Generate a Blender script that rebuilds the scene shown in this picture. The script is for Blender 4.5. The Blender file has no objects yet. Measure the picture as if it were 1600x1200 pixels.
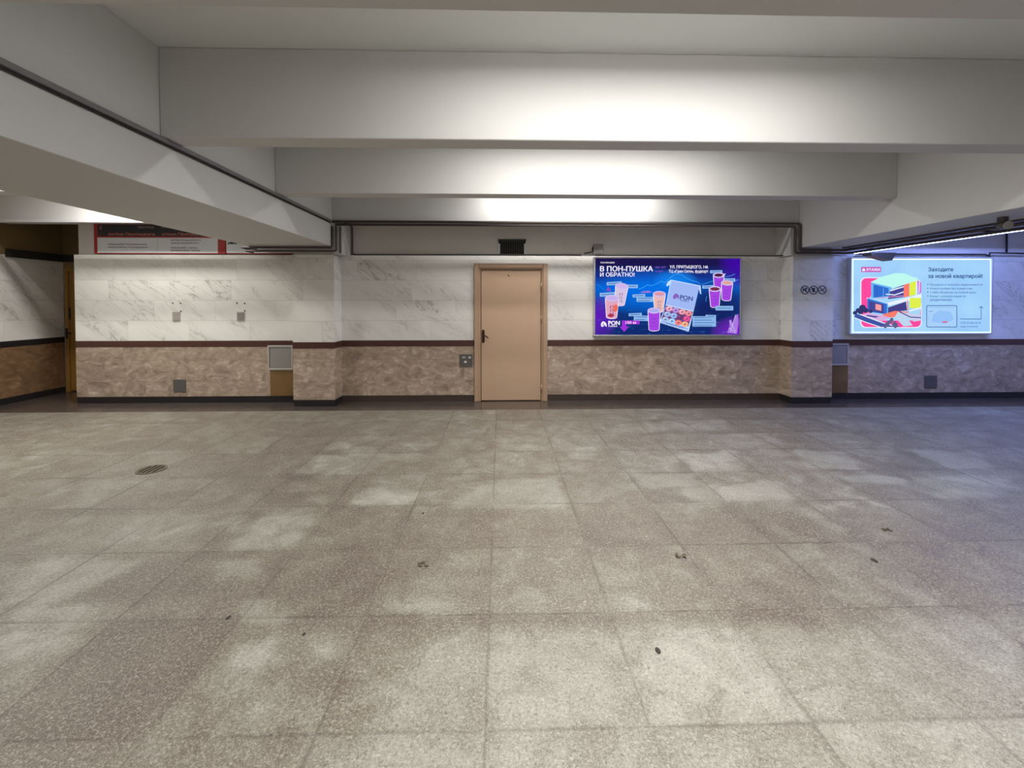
import bpy, math, random
import numpy as np
from mathutils import Vector
from mathutils.geometry import delaunay_2d_cdt

random.seed(7)
SC = bpy.context.scene
COL = SC.collection

# ------------------------------------------------------------------ camera
FPX, YAW, PITCH, OCX, OCY, EYE = 700.0, math.radians(1.5), math.radians(1.2), 800.0, 487.0, 1.55
cam_d = bpy.data.cameras.new('camera')
cam_d.sensor_width = 36.0
cam_d.lens = FPX / 1600.0 * 36.0
cam_d.shift_x = 0.0
cam_d.shift_y = -(600.0 - OCY) / 1600.0
cam_d.clip_start = 0.05
cam = bpy.data.objects.new('camera', cam_d)
cam.location = (0, 0, EYE)
cam.rotation_euler = (math.pi / 2 - PITCH, 0, -YAW)
COL.objects.link(cam)
SC.camera = cam

# ------------------------------------------------------------------ world, exposure
SC.view_settings.view_transform = 'Standard'
SC.view_settings.look = 'None'
SC.view_settings.exposure = 0.0
SC.view_settings.gamma = 1.0
SC.view_settings.use_curve_mapping = False
w = bpy.data.worlds.new('world'); SC.world = w
w.use_nodes = True
w.node_tree.nodes['Background'].inputs[0].default_value = (0.5, 0.5, 0.52, 1)
w.node_tree.nodes['Background'].inputs[1].default_value = 0.05

# light levels (watts) of the fluorescent ceiling lamps, used by the lamp builder below
P_MID, P_LEFT, P_COOL = 70.0, 66.0, 62.0
C_MID = (1.0, 0.98, 0.94)
C_LEFT = (1.0, 0.97, 0.91)
C_COOL = (0.26, 0.36, 1.0)

# ------------------------------------------------------------------ camera rays -> real surfaces
_F = Vector((math.sin(YAW) * math.cos(PITCH), math.cos(YAW) * math.cos(PITCH), -math.sin(PITCH)))
_R = Vector((math.cos(YAW), -math.sin(YAW), 0))
_U = _R.cross(_F)
def ray(px, py): return _F * FPX + _R * (px - OCX) - _U * (py - OCY)
def atY(px, py, Y):
    d = ray(px, py); t = Y / d.y
    return Vector((d.x * t, Y, EYE + d.z * t))
def atZ(px, py, Z=0.0):
    d = ray(px, py); t = (Z - EYE) / d.z
    return Vector((d.x * t, d.y * t, Z))

# ------------------------------------------------------------------ materials
def lin(c):
    return tuple(((v / 255.0) / 12.92 if v / 255.0 <= 0.04045 else (((v / 255.0) + 0.055) / 1.055) ** 2.4) for v in c)
class NT:
    def __init__(s, name):
        s.m = bpy.data.materials.new(name); s.m.use_nodes = True
        s.t = s.m.node_tree; s.t.nodes.clear()
        s.out = s.n('ShaderNodeOutputMaterial')
    def n(s, typ, **kw):
        nd = s.t.nodes.new(typ)
        for k, v in kw.items(): setattr(nd, k, v)
        return nd
    def l(s, a, b): s.t.links.new(a, b)
    def val(s, sock, v):
        if hasattr(v, 'is_linked') or isinstance(v, bpy.types.NodeSocket): s.l(v, sock)
        else: sock.default_value = v
    def math(s, op, a, b=None, c=None, clamp=False):
        nd = s.n('ShaderNodeMath', operation=op, use_clamp=clamp)
        s.val(nd.inputs[0], a)
        if b is not None: s.val(nd.inputs[1], b)
        if c is not None: s.val(nd.inputs[2], c)
        return nd.outputs[0]
    def mix(s, f, a, b, blend='MIX'):
        nd = s.n('ShaderNodeMix', data_type='RGBA', blend_type=blend)
        s.val(nd.inputs[0], f)
        s.val(nd.inputs[6], a if isinstance(a, bpy.types.NodeSocket) else (*a[:3], 1))
        s.val(nd.inputs[7], b if isinstance(b, bpy.types.NodeSocket) else (*b[:3], 1))
        return nd.outputs[2]
    def noise(s, vec, scale, detail=4, rough=0.55, dist=0.0):
        nd = s.n('ShaderNodeTexNoise')
        s.l(vec, nd.inputs['Vector'])
        nd.inputs['Scale'].default_value = scale; nd.inputs['Detail'].default_value = detail
        nd.inputs['Roughness'].default_value = rough; nd.inputs['Distortion'].default_value = dist
        return nd.outputs['Fac']
    def ramp(s, f, stops):
        nd = s.n('ShaderNodeValToRGB')
        s.l(f, nd.inputs[0])
        e = nd.color_ramp.elements
        while len(e) < len(stops): e.new(0.5)
        for i, (p, c) in enumerate(stops):
            e[i].position = p; e[i].color = (*c[:3], 1) if not isinstance(c, (int, float)) else (c, c, c, 1)
        return nd.outputs[0]
    def bsdf(s, color, rough=0.5, metal=0.0, spec=0.5, normal=None):
        b = s.n('ShaderNodeBsdfPrincipled')
        s.val(b.inputs['Base Color'], color if isinstance(color, bpy.types.NodeSocket) else (*color[:3], 1))
        s.val(b.inputs['Roughness'], rough); s.val(b.inputs['Metallic'], metal)
        b.inputs['Specular IOR Level'].default_value = spec
        if normal is not None: s.l(normal, b.inputs['Normal'])
        s.l(b.outputs[0], s.out.inputs[0])
        return b
    def bump(s, h, strength=0.2, dist=0.01):
        nd = s.n('ShaderNodeBump')
        nd.inputs['Strength'].default_value = strength; nd.inputs['Distance'].default_value = dist
        s.l(h, nd.inputs['Height'])
        return nd.outputs[0]
    def pos(s): return s.n('ShaderNodeNewGeometry').outputs['Position']
    def sep(s, v):
        nd = s.n('ShaderNodeSeparateXYZ'); s.l(v, nd.inputs[0]); return nd.outputs
    def comb(s, x, y, z):
        nd = s.n('ShaderNodeCombineXYZ')
        for i, v in enumerate((x, y, z)): s.val(nd.inputs[i], v)
        return nd.outputs[0]

def plain(name, col, rough=0.5, metal=0.0, var=0.10, scale=14.0, bump=0.05):
    """painted / metal surface with slight procedural mottling"""
    k = NT(name); p = k.pos()
    n = k.noise(p, scale, 5)
    c = k.mix(n, tuple(v * (1 - var) for v in col), tuple(min(1, v * (1 + var)) for v in col))
    r = k.math('MULTIPLY_ADD', n, 0.2, rough - 0.1)
    k.bsdf(c, r, metal, normal=k.bump(k.noise(p, scale * 12, 3), bump, 0.004))
    return k.m
def emit(name, col, strength=1.0):
    k = NT(name); e = k.n('ShaderNodeEmission')
    e.inputs[0].default_value = (*col, 1); e.inputs[1].default_value = strength
    k.l(e.outputs[0], k.out.inputs[0]); return k.m

M = {}
M['paint'] = plain('beam_white_paint', (0.61, 0.605, 0.595), 0.6, var=0.03, scale=1.5, bump=0.04)
M['plaster'] = plain('upper_wall_plaster', (0.60, 0.57, 0.535), 0.75, var=0.10, scale=2.5)
M['ceil'] = plain('ceiling_paint', (0.72, 0.74, 0.73), 0.7, var=0.04, scale=1.5)
M['ochre'] = plain('ochre_paint_recess_shade', (0.22, 0.145, 0.06), 0.6, var=0.15, scale=3)  # ochre with the deep shade of the recess put into the colour

def marble(name, tile, base, vein, brown=False):
    k = NT(name); p = k.pos(); x, y, z = k.sep(p)
    u = k.math('ADD', x, y)
    # tile index -> random offset
    tw, th, z0 = tile
    row = k.math('FLOOR', k.math('DIVIDE', k.math('SUBTRACT', z, z0), th))
    wn0 = k.n('ShaderNodeTexWhiteNoise', noise_dimensions='1D'); k.l(row, wn0.inputs['W'])
    uo = k.math('ADD', k.math('DIVIDE', u, tw), k.math('MULTIPLY', wn0.outputs['Value'], 1.0))
    colm = k.math('FLOOR', uo)
    wn = k.n('ShaderNodeTexWhiteNoise', noise_dimensions='2D')
    k.l(k.comb(row, colm, 0.0), wn.inputs['Vector'])
    rnd = wn.outputs['Value']; rc = k.sep(wn.outputs['Color'])
    fu = k.math('FRACT', uo); fz = k.math('FRACT', k.math('DIVIDE', k.math('SUBTRACT', z, z0), th))
    eu = k.math('MULTIPLY', k.math('MINIMUM', fu, k.math('SUBTRACT', 1.0, fu)), tw)
    ez = k.math('MULTIPLY', k.math('MINIMUM', fz, k.math('SUBTRACT', 1.0, fz)), th)
    edge = k.math('MINIMUM', k.math('MULTIPLY', eu, 1.6), ez)
    joint = k.math('SUBTRACT', 1.0, k.math('DIVIDE', edge, 0.004), clamp=True)
    su = k.math('ADD', u, k.math('MULTIPLY', rnd, 37.0))
    sz = k.math('ADD', z, k.math('MULTIPLY', rc[1], 19.0))
    if not brown:
        # slanting veins: coordinates along (a) and across (b) the vein direction
        a = k.math('SUBTRACT', k.math('MULTIPLY', su, 0.80), k.math('MULTIPLY', sz, 0.60))
        b = k.math('ADD', k.math('MULTIPLY', su, 0.60), k.math('MULTIPLY', sz, 0.80))
        v = k.comb(k.math('MULTIPLY', a, 0.9), k.math('MULTIPLY', b, 3.6), k.math('MULTIPLY', rc[0], 9.0))
        n1 = k.noise(v, 2.0, 7, 0.6, 1.1)
        r1 = k.math('ABSOLUTE', k.math('SUBTRACT', n1, 0.5))
        vein1 = k.math('SUBTRACT', 1.0, k.math('DIVIDE', r1, 0.030), clamp=True)
        n2 = k.noise(v, 0.9, 4, 0.5, 0.6)
        zone = k.ramp(n2, [(0.44, 0.0), (0.64, 1.0)])
        amt = k.math('MULTIPLY', k.math('MULTIPLY', vein1, zone), k.math('MULTIPLY_ADD', rc[2], 0.6, 0.22), clamp=True)
        cloud = k.ramp(n2, [(0.35, 0.0), (0.75, 1.0)])
        c = k.mix(k.math('MULTIPLY', cloud, 0.6), base, tuple(v_ * 0.76 for v_ in base))
        c = k.mix(k.math('MULTIPLY', rnd, 0.30), c, tuple(v_ * 0.82 for v_ in base))
        c = k.mix(amt, c, vein)
        c = k.mix(k.math('MULTIPLY', joint, 0.65), c, tuple(v_ * 0.42 for v_ in base))
        k.bsdf(c, 0.34, spec=0.4, normal=k.bump(k.math('SUBTRACT', 1.0, joint), 0.15, 0.003))
    else:
        v = k.comb(k.math('MULTIPLY', su, 1.0), k.math('MULTIPLY', sz, 1.5), k.math('MULTIPLY', rc[0], 9.0))
        n1 = k.noise(v, 5.5, 7, 0.66, 0.9)
        n2 = k.noise(v, 15.0, 5, 0.62, 0.6)
        vor = k.n('ShaderNodeTexVoronoi'); k.l(v, vor.inputs['Vector']); vor.inputs['Scale'].default_value = 7.0
        vor.feature = 'F1'
        blot = k.ramp(n1, [(0.33, tuple(v_ * 0.55 for v_ in base)), (0.47, base), (0.57, tuple(min(1, v_ * 1.25) for v_ in base)), (0.66, vein)])
        c = k.mix(k.math('MULTIPLY', k.ramp(n2, [(0.42, 0.0), (0.62, 1.0)]), 0.35), blot, tuple(v_ * 0.75 for v_ in base))
        spk = k.ramp(vor.outputs['Distance'], [(0.0, 1.0), (0.14, 0.0)])
        c = k.mix(k.math('MULTIPLY', spk, k.math('MULTIPLY', n2, 0.8)), c, vein)
        c = k.mix(k.math('MULTIPLY', rnd, 0.25), c, tuple(v_ * 0.8 for v_ in base))
        c = k.mix(k.math('MULTIPLY', joint, 0.5), c, tuple(v_ * 0.4 for v_ in base))
        k.bsdf(c, 0.38, spec=0.4, normal=k.bump(k.math('SUBTRACT', 1.0, joint), 0.12, 0.003))
    return k.m
M['white_marble'] = marble('white_veined_marble', (0.92, 0.311, 0.958), (0.80, 0.785, 0.75), (0.31, 0.28, 0.25))
M['brown_marble'] = marble('brown_breccia_marble', (1.1, 0.33, 0.0), (0.38, 0.292, 0.225), (0.62, 0.54, 0.455), True)
M['band'] = plain('dark_red_granite_band', (0.075, 0.030, 0.024), 0.35, var=0.35, scale=30)
M['black_base'] = plain('black_granite_base', (0.018, 0.016, 0.018), 0.35, var=0.3, scale=30)
M['brown_base'] = plain('dark_brown_granite_base', (0.060, 0.040, 0.032), 0.35, var=0.3, scale=30)
M['border'] = plain('polished_dark_border_granite', (0.072, 0.056, 0.050), 0.22, var=0.25, scale=5, bump=0.0)
M['door'] = plain('peach_door_paint', (0.51, 0.345, 0.235), 0.45, var=0.03, scale=2)
M['door_frame'] = plain('peach_frame_paint', (0.43, 0.285, 0.19), 0.45, var=0.05, scale=3)
M['handle'] = plain('dark_bronze', (0.055, 0.022, 0.018), 0.35, 0.6)
M['rubber'] = plain('black_rubber', (0.02, 0.018, 0.016), 0.6)
M['conduit'] = plain('dark_brown_conduit', (0.085, 0.068, 0.062), 0.45, var=0.2)
M['duct'] = plain('grey_metal_duct', (0.22, 0.215, 0.23), 0.45, 0.2)
M['cable'] = plain('black_cable', (0.02, 0.016, 0.015), 0.5)
M['white_metal'] = plain('white_metal_channel', (0.62, 0.62, 0.64), 0.4, 0.0)
M['grey_metal'] = plain('grey_painted_metal', (0.27, 0.25, 0.235), 0.45, 0.0, var=0.05)
M['grey_edge'] = plain('light_grey_metal_edge', (0.42, 0.40, 0.37), 0.4, 0.0, var=0.05)
M['dark_plate'] = plain('dark_grey_plate', (0.095, 0.088, 0.080), 0.5, var=0.08)
M['plate_grey'] = plain('warm_grey_plate', (0.36, 0.315, 0.275), 0.5)
M['plate_grey2'] = plain('mid_grey_plate', (0.25, 0.235, 0.225), 0.5)
k = NT('black_void'); k.bsdf((0.004, 0.004, 0.004), 1.0, spec=0.0); M['hole'] = k.m
M['brown_panel'] = plain('stained_brown_panel', (0.19, 0.105, 0.035), 0.5, var=0.35, scale=5)
M['ink'] = plain('black_ink', (0.02, 0.018, 0.03), 0.5)
M['white_ink'] = plain('white_ink', (0.75, 0.74, 0.72), 0.5)
M['sign_red'] = plain('sign_red', (0.35, 0.018, 0.016), 0.4)
M['sign_black'] = plain('sign_black', (0.022, 0.018, 0.024), 0.4)
M['sign_white'] = plain('sign_white', (0.62, 0.64, 0.66), 0.4, var=0.03)
M['sign_redtext'] = plain('sign_red_text', (0.62, 0.16, 0.13), 0.5)
M['sign_dark'] = plain('sign_dark_text', (0.11, 0.035, 0.035), 0.5)
M['sign_dim'] = plain('sign_dim_text', (0.30, 0.22, 0.20), 0.5)
M['recess_shade_stone'] = marble('red_brown_stone_recess_shade', (1.1, 0.33, 0.0), (0.20, 0.115, 0.06), (0.33, 0.22, 0.13), True)  # red brown stone, darkened so its colour carries the recess's shade
M['ochre_door'] = plain('ochre_door_paint', (0.34, 0.175, 0.035), 0.45, var=0.06, scale=3)
M['alu'] = plain('aluminium_frame', (0.55, 0.55, 0.57), 0.35, 0.5, var=0.04)
M['iron'] = plain('rusty_cast_iron', (0.13, 0.10, 0.072), 0.6, 0.4, var=0.3)
M['leaf_litter'] = plain('dry_leaf_brown', (0.10, 0.075, 0.045), 0.8, var=0.4, scale=60)
M['dirt'] = plain('dark_dirt', (0.035, 0.025, 0.02), 0.8)
M['lamp_white'] = plain('lamp_enamel', (0.75, 0.75, 0.75), 0.4)
M['tube'] = emit('fluorescent_tube', (1.0, 0.95, 0.87), 2.0)
M['led'] = emit('led_tube_glow', (0.26, 0.38, 1.0), 46.0)
M['tube_cool'] = emit('cool_fluorescent_tube', (0.45, 0.58, 1.0), 1.2)

def floor_mat():
    k = NT('worn_granite_slabs'); p = k.pos(); x, y, z = k.sep(p)
    S, X0, YB = 0.606, -1.27, 6.44
    u = k.math('DIVIDE', k.math('SUBTRACT', x, X0), S)
    v = k.math('DIVIDE', k.math('SUBTRACT', YB, y), S)
    wn = k.n('ShaderNodeTexWhiteNoise', noise_dimensions='2D')
    k.l(k.comb(k.math('FLOOR', u), k.math('FLOOR', v), 0.0), wn.inputs['Vector'])
    rnd = wn.outputs['Value']
    fu = k.math('FRACT', u); fv = k.math('FRACT', v)
    nz = k.noise(p, 1.7, 5, 0.6, 0.3)
    nm = k.noise(p, 5.0, 6, 0.65, 0.8)
    jw = k.math('MULTIPLY_ADD', nz, 0.06, -0.012)
    eu = k.math('MINIMUM', fu, k.math('SUBTRACT', 1.0, fu))
    ev = k.math('MINIMUM', fv, k.math('SUBTRACT', 1.0, fv))
    edge = k.math('MINIMUM', eu, ev)
    joint = k.math('SUBTRACT', 1.0, k.math('DIVIDE', edge, k.math('MAXIMUM', jw, 0.010)), clamp=True)
    grime = k.math('SUBTRACT', 1.0, k.math('DIVIDE', edge, 0.16), clamp=True)     # dirt creeping in from the joints
    at = k.n('ShaderNodeAttribute', attribute_name='wear').outputs['Fac']
    a2 = k.math('ADD', at, k.math('MULTIPLY', k.math('SUBTRACT', nm, 0.5), 1.5))
    mr = k.n('ShaderNodeMapRange', interpolation_type='SMOOTHSTEP')
    k.l(a2, mr.inputs[0]); mr.inputs[1].default_value = -0.55; mr.inputs[2].default_value = 0.60
    t = k.math('MULTIPLY_ADD', mr.outputs[0], 0.46, 0.245)
    t = k.math('ADD', t, k.math('MULTIPLY', k.math('SUBTRACT', rnd, 0.5), 0.16))
    t = k.math('ADD', t, k.math('MULTIPLY', k.math('SUBTRACT', nz, 0.5), 0.42))
    t = k.math('ADD', t, k.math('MULTIPLY', k.math('SUBTRACT', nm, 0.5), 0.30))
    t = k.math('SUBTRACT', t, k.math('MULTIPLY', grime, 0.06))
    c = k.ramp(t, [(0.10, (0.098, 0.073, 0.054)), (0.40, (0.152, 0.130, 0.099)), (0.60, (0.205, 0.192, 0.157)), (0.92, (0.37, 0.365, 0.32))])
    # fine mineral grain
    g1 = k.noise(p, 85.0, 4, 0.75, 0.9)
    g2 = k.noise(p, 210.0, 2, 0.6)
    c = k.mix(k.math('MULTIPLY', k.ramp(g1, [(0.50, 0.0), (0.68, 1.0)]), 0.55), c, (0.50, 0.475, 0.43))
    c = k.mix(k.math('MULTIPLY', k.ramp(g1, [(0.32, 1.0), (0.47, 0.0)]), 0.60), c, (0.045, 0.036, 0.028))
    c = k.mix(k.math('MULTIPLY', k.ramp(g2, [(0.56, 0.0), (0.74, 1.0)]), 0.50), c, (0.66, 0.635, 0.58))
    c = k.mix(k.math('MULTIPLY', joint, k.ramp(nz, [(0.42, 0.05), (0.62, 0.50)])), c, (0.06, 0.047, 0.038))
    rgh = k.math('MULTIPLY_ADD', nm, 0.25, 0.36)
    h = k.math('ADD', k.math('MULTIPLY', g1, 0.8), k.math('MULTIPLY', joint, -1.2))
    k.bsdf(c, rgh, spec=0.42, normal=k.bump(h, 0.35, 0.006))
    return k.m
M['floor'] = floor_mat()

# ------------------------------------------------------------------ mesh collector
class MB:
    def __init__(s): s.v = []; s.f = []; s.mi = []; s.mats = []; s.smooth = []
    def _m(s, m):
        if m not in s.mats: s.mats.append(m)
        return s.mats.index(m)
    def face(s, pts, m, sm=False):
        b = len(s.v); s.v += [tuple(p) for p in pts]
        s.f.append(tuple(range(b, b + len(pts)))); s.mi.append(s._m(m)); s.smooth.append(sm)
    def box(s, a, b, m, bev=0.0):
        x0, y0, z0 = (min(a[i], b[i]) for i in range(3)); x1, y1, z1 = (max(a[i], b[i]) for i in range(3))
        if bev > 0:
            e = min(bev, (x1 - x0) / 2.01, (y1 - y0) / 2.01, (z1 - z0) / 2.01)
            # chamfered box: 24 verts
            base = len(s.v); idx = {}
            for sx in (0, 1):
                for sy in (0, 1):
                    for sz in (0, 1):
                        X, Y, Z = (x1 if sx else x0), (y1 if sy else y0), (z1 if sz else z0)
                        dx, dy, dz = (-e if sx else e), (-e if sy else e), (-e if sz else e)
                        for ax, p in enumerate(((X, Y + dy, Z + dz), (X + dx, Y, Z + dz), (X + dx, Y + dy, Z))):
                            idx[(sx, sy, sz, ax)] = len(s.v); s.v.append(p)
            mi = s._m(m)
            def F(q): s.f.append(tuple(q)); s.mi.append(mi); s.smooth.append(False)
            for sd in (0, 1):
                q = [idx[(sd, a_, b_, 0)] for a_, b_ in ((0, 0), (1, 0), (1, 1), (0, 1))]; F(q if sd else q[::-1])
                q = [idx[(a_, sd, b_, 1)] for a_, b_ in ((0, 0), (1, 0), (1, 1), (0, 1))]; F(q[::-1] if sd else q)
                q = [idx[(a_, b_, sd, 2)] for a_, b_ in ((0, 0), (1, 0), (1, 1), (0, 1))]; F(q if sd else q[::-1])
            for a_ in (0, 1):
                for b_ in (0, 1):
                    F([idx[(a_, b_, 0, 0)], idx[(a_, b_, 1, 0)], idx[(a_, b_, 1, 1)], idx[(a_, b_, 0, 1)]])
                    F([idx[(a_, 0, b_, 0)], idx[(a_, 1, b_, 0)], idx[(a_, 1, b_, 2)], idx[(a_, 0, b_, 2)]])
                    F([idx[(0, a_, b_, 1)], idx[(1, a_, b_, 1)], idx[(1, a_, b_, 2)], idx[(0, a_, b_, 2)]])
                    for c_ in (0, 1):
                        F([idx[(a_, b_, c_, 0)], idx[(a_, b_, c_, 1)], idx[(a_, b_, c_, 2)]])
            return
        c = [(x0, y0, z0), (x1, y0, z0), (x1, y1, z0), (x0, y1, z0), (x0, y0, z1), (x1, y0, z1), (x1, y1, z1), (x0, y1, z1)]
        base = len(s.v); s.v += c; mi = s._m(m)
        for q in ((0, 3, 2, 1), (4, 5, 6, 7), (0, 1, 5, 4), (1, 2, 6, 5), (2, 3, 7, 6), (3, 0, 4, 7)):
            s.f.append(tuple(base + i for i in q)); s.mi.append(mi); s.smooth.append(False)
    def tube(s, pts, r, m, n=10, caps=True):
        pts = [Vector(p) for p in pts]; mi = s._m(m); rings = []
        for i, p in enumerate(pts):
            t = ((pts[min(i + 1, len(pts) - 1)] - p).normalized() + (p - pts[max(i - 1, 0)]).normalized())
            if t.length < 1e-6: t = pts[min(i + 1, len(pts) - 1)] - pts[max(i - 1, 0)]
            t.normalize()
            ref = Vector((0, 0, 1)) if abs(t.z) < 0.9 else Vector((0, 1, 0))
            if i == 0: a = t.cross(ref).normalized()
            else:
                a = pa - t * pa.dot(t)
                a = a.normalized() if a.length > 1e-5 else t.cross(ref).normalized()
            pa = a; b = t.cross(a)
            base = len(s.v)
            rr = r[i] if isinstance(r, (list, tuple)) else r
            s.v += [tuple(p + a * (rr * math.cos(2 * math.pi * j / n)) + b * (rr * math.sin(2 * math.pi * j / n))) for j in range(n)]
            rings.append(base)
        for k_ in range(len(rings) - 1):
            for j in range(n):
                s.f.append((rings[k_] + j, rings[k_] + (j + 1) % n, rings[k_ + 1] + (j + 1) % n, rings[k_ + 1] + j)); s.mi.append(mi); s.smooth.append(True)
        if caps:
            s.f.append(tuple(rings[0] + j for j in range(n))[::-1]); s.mi.append(mi); s.smooth.append(False)
            s.f.append(tuple(rings[-1] + j for j in range(n))); s.mi.append(mi); s.smooth.append(False)
    def prism(s, poly, d, m):
        """poly: list of 3-D points (planar), extruded by vector d"""
        d = Vector(d); P = [Vector(p) for p in poly]; n = len(P); base = len(s.v); mi = s._m(m)
        s.v += [tuple(p) for p in P] + [tuple(p + d) for p in P]
        s.f.append(tuple(range(base, base + n))[::-1]); s.f.append(tuple(range(base + n, base + 2 * n)))
        s.mi += [mi, mi]; s.smooth += [False, False]
        for j in range(n):
            s.f.append((base + j, base + (j + 1) % n, base + n + (j + 1) % n, base + n + j)); s.mi.append(mi); s.smooth.append(False)
    def text(s, body, place, m, bold=0.0, shear=0.0):
        """flat lettering; place(u, v) maps the unit box of the text to the surface"""
        cu = bpy.data.curves.new('lettering', 'FONT'); cu.body = body; cu.size = 1.0; cu.shear = shear
        cu.resolution_u = 3; cu.fill_mode = 'NONE'
        o = bpy.data.objects.new('lettering', cu); COL.objects.link(o)
        dg = bpy.context.evaluated_depsgraph_get()
        me = bpy.data.meshes.new_from_object(o.evaluated_get(dg))
        co = [(v.co.x, v.co.y) for v in me.vertices]; ed = [tuple(e.vertices) for e in me.edges]
        bpy.data.meshes.remove(me); bpy.data.objects.remove(o); bpy.data.curves.remove(cu)
        if not co: return
        # outlines: runs of consecutive vertices, each closed back to its start
        nxt = set((min(e), max(e)) for e in ed); loops = []; st = 0
        for q in range(len(co)):
            if (q, q + 1) not in nxt:
                if q - st >= 2: loops.append(list(range(st, q + 1)))
                st = q + 1
        x0 = min(c[0] for c in co); x1 = max(c[0] for c in co); y0 = min(c[1] for c in co); y1 = max(c[1] for c in co)
        P = []; E_ = []
        for dx, dy in ((0, 0), (bold, 0), (-bold, 0), (0, bold * .7), (0, -bold * .7)) if bold else ((0, 0),):
            for lp in loops:
                b0 = len(P); P += [Vector((co[q][0] + dx, co[q][1] + dy)) for q in lp]
                E_ += [(b0 + q, b0 + (q + 1) % len(lp)) for q in range(len(lp))]
        A = np.array([P[e[0]] for e in E_]); B = np.array([P[e[1]] for e in E_])
        vo, _, fo = delaunay_2d_cdt(P, E_, [], 0, 1e-5)[:3]
        mi = s._m(m); base = len(s.v)
        s.v += [tuple(place((v.x - x0) / (x1 - x0), (v.y - y0) / (y1 - y0))) for v in vo]
        for f in fo:
            cx = sum(vo[q].x for q in f) / len(f); cy = sum(vo[q].y for q in f) / len(f)
            side = (B[:, 0] - A[:, 0]) * (cy - A[:, 1]) - (cx - A[:, 0]) * (B[:, 1] - A[:, 1])
            up = (A[:, 1] <= cy) & (B[:, 1] > cy) & (side > 0); dn = (A[:, 1] > cy) & (B[:, 1] <= cy) & (side < 0)
            if int(up.sum()) - int(dn.sum()) != 0:
                s.f.append(tuple(base + q for q in f)); s.mi.append(mi); s.smooth.append(False)
    def build(s, name, parent=None, loc=None):
        me = bpy.data.meshes.new(name)
        off = Vector(loc) if loc is not None else (parent.location.copy() if parent is not None and parent.parent is None else Vector((0, 0, 0)))
        if parent is not None and loc is None:
            q = parent; off = Vector((0, 0, 0))
            while q: off = off + q.location; q = q.parent
        me.from_pydata([tuple(Vector(v) - off) for v in s.v], [], s.f)
        for m in s.mats: me.materials.append(m)
        me.polygons.foreach_set('material_index', s.mi)
        me.polygons.foreach_set('use_smooth', s.smooth)
        me.update()
        o = bpy.data.objects.new(name, me); COL.objects.link(o)
        if parent is not None: o.parent = parent
        else: o.location = off
        return o

def tag(o, label=None, cat=None, group=None, kind=None):
    if label: o['label'] = label
    if cat: o['category'] = cat
    if group: o['group'] = group
    if kind: o['kind'] = kind
    return o
def empty(name, loc, label, cat, group=None, kind=None):
    o = bpy.data.objects.new(name, None); o.location = loc; o.empty_display_size = 0.1
    COL.objects.link(o); return tag(o, label, cat, group, kind)

# ------------------------------------------------------------------ key dimensions (metres)
D = 7.0                      # tiled wall face
YU = 7.08                    # upper wall face
ZB, ZG, ZC = 2.746, 2.37, 3.39     # crossbeam underside, girder underside, ceiling
GL = (-3.66, -2.46); GR = (4.50, 5.36)    # girders in X
XW0, XW1 = -6.48, 9.0
YF = -4.0
ZT = 2.275                   # top of tiles
YB = 6.44                    # edge of the dark floor border

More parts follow.
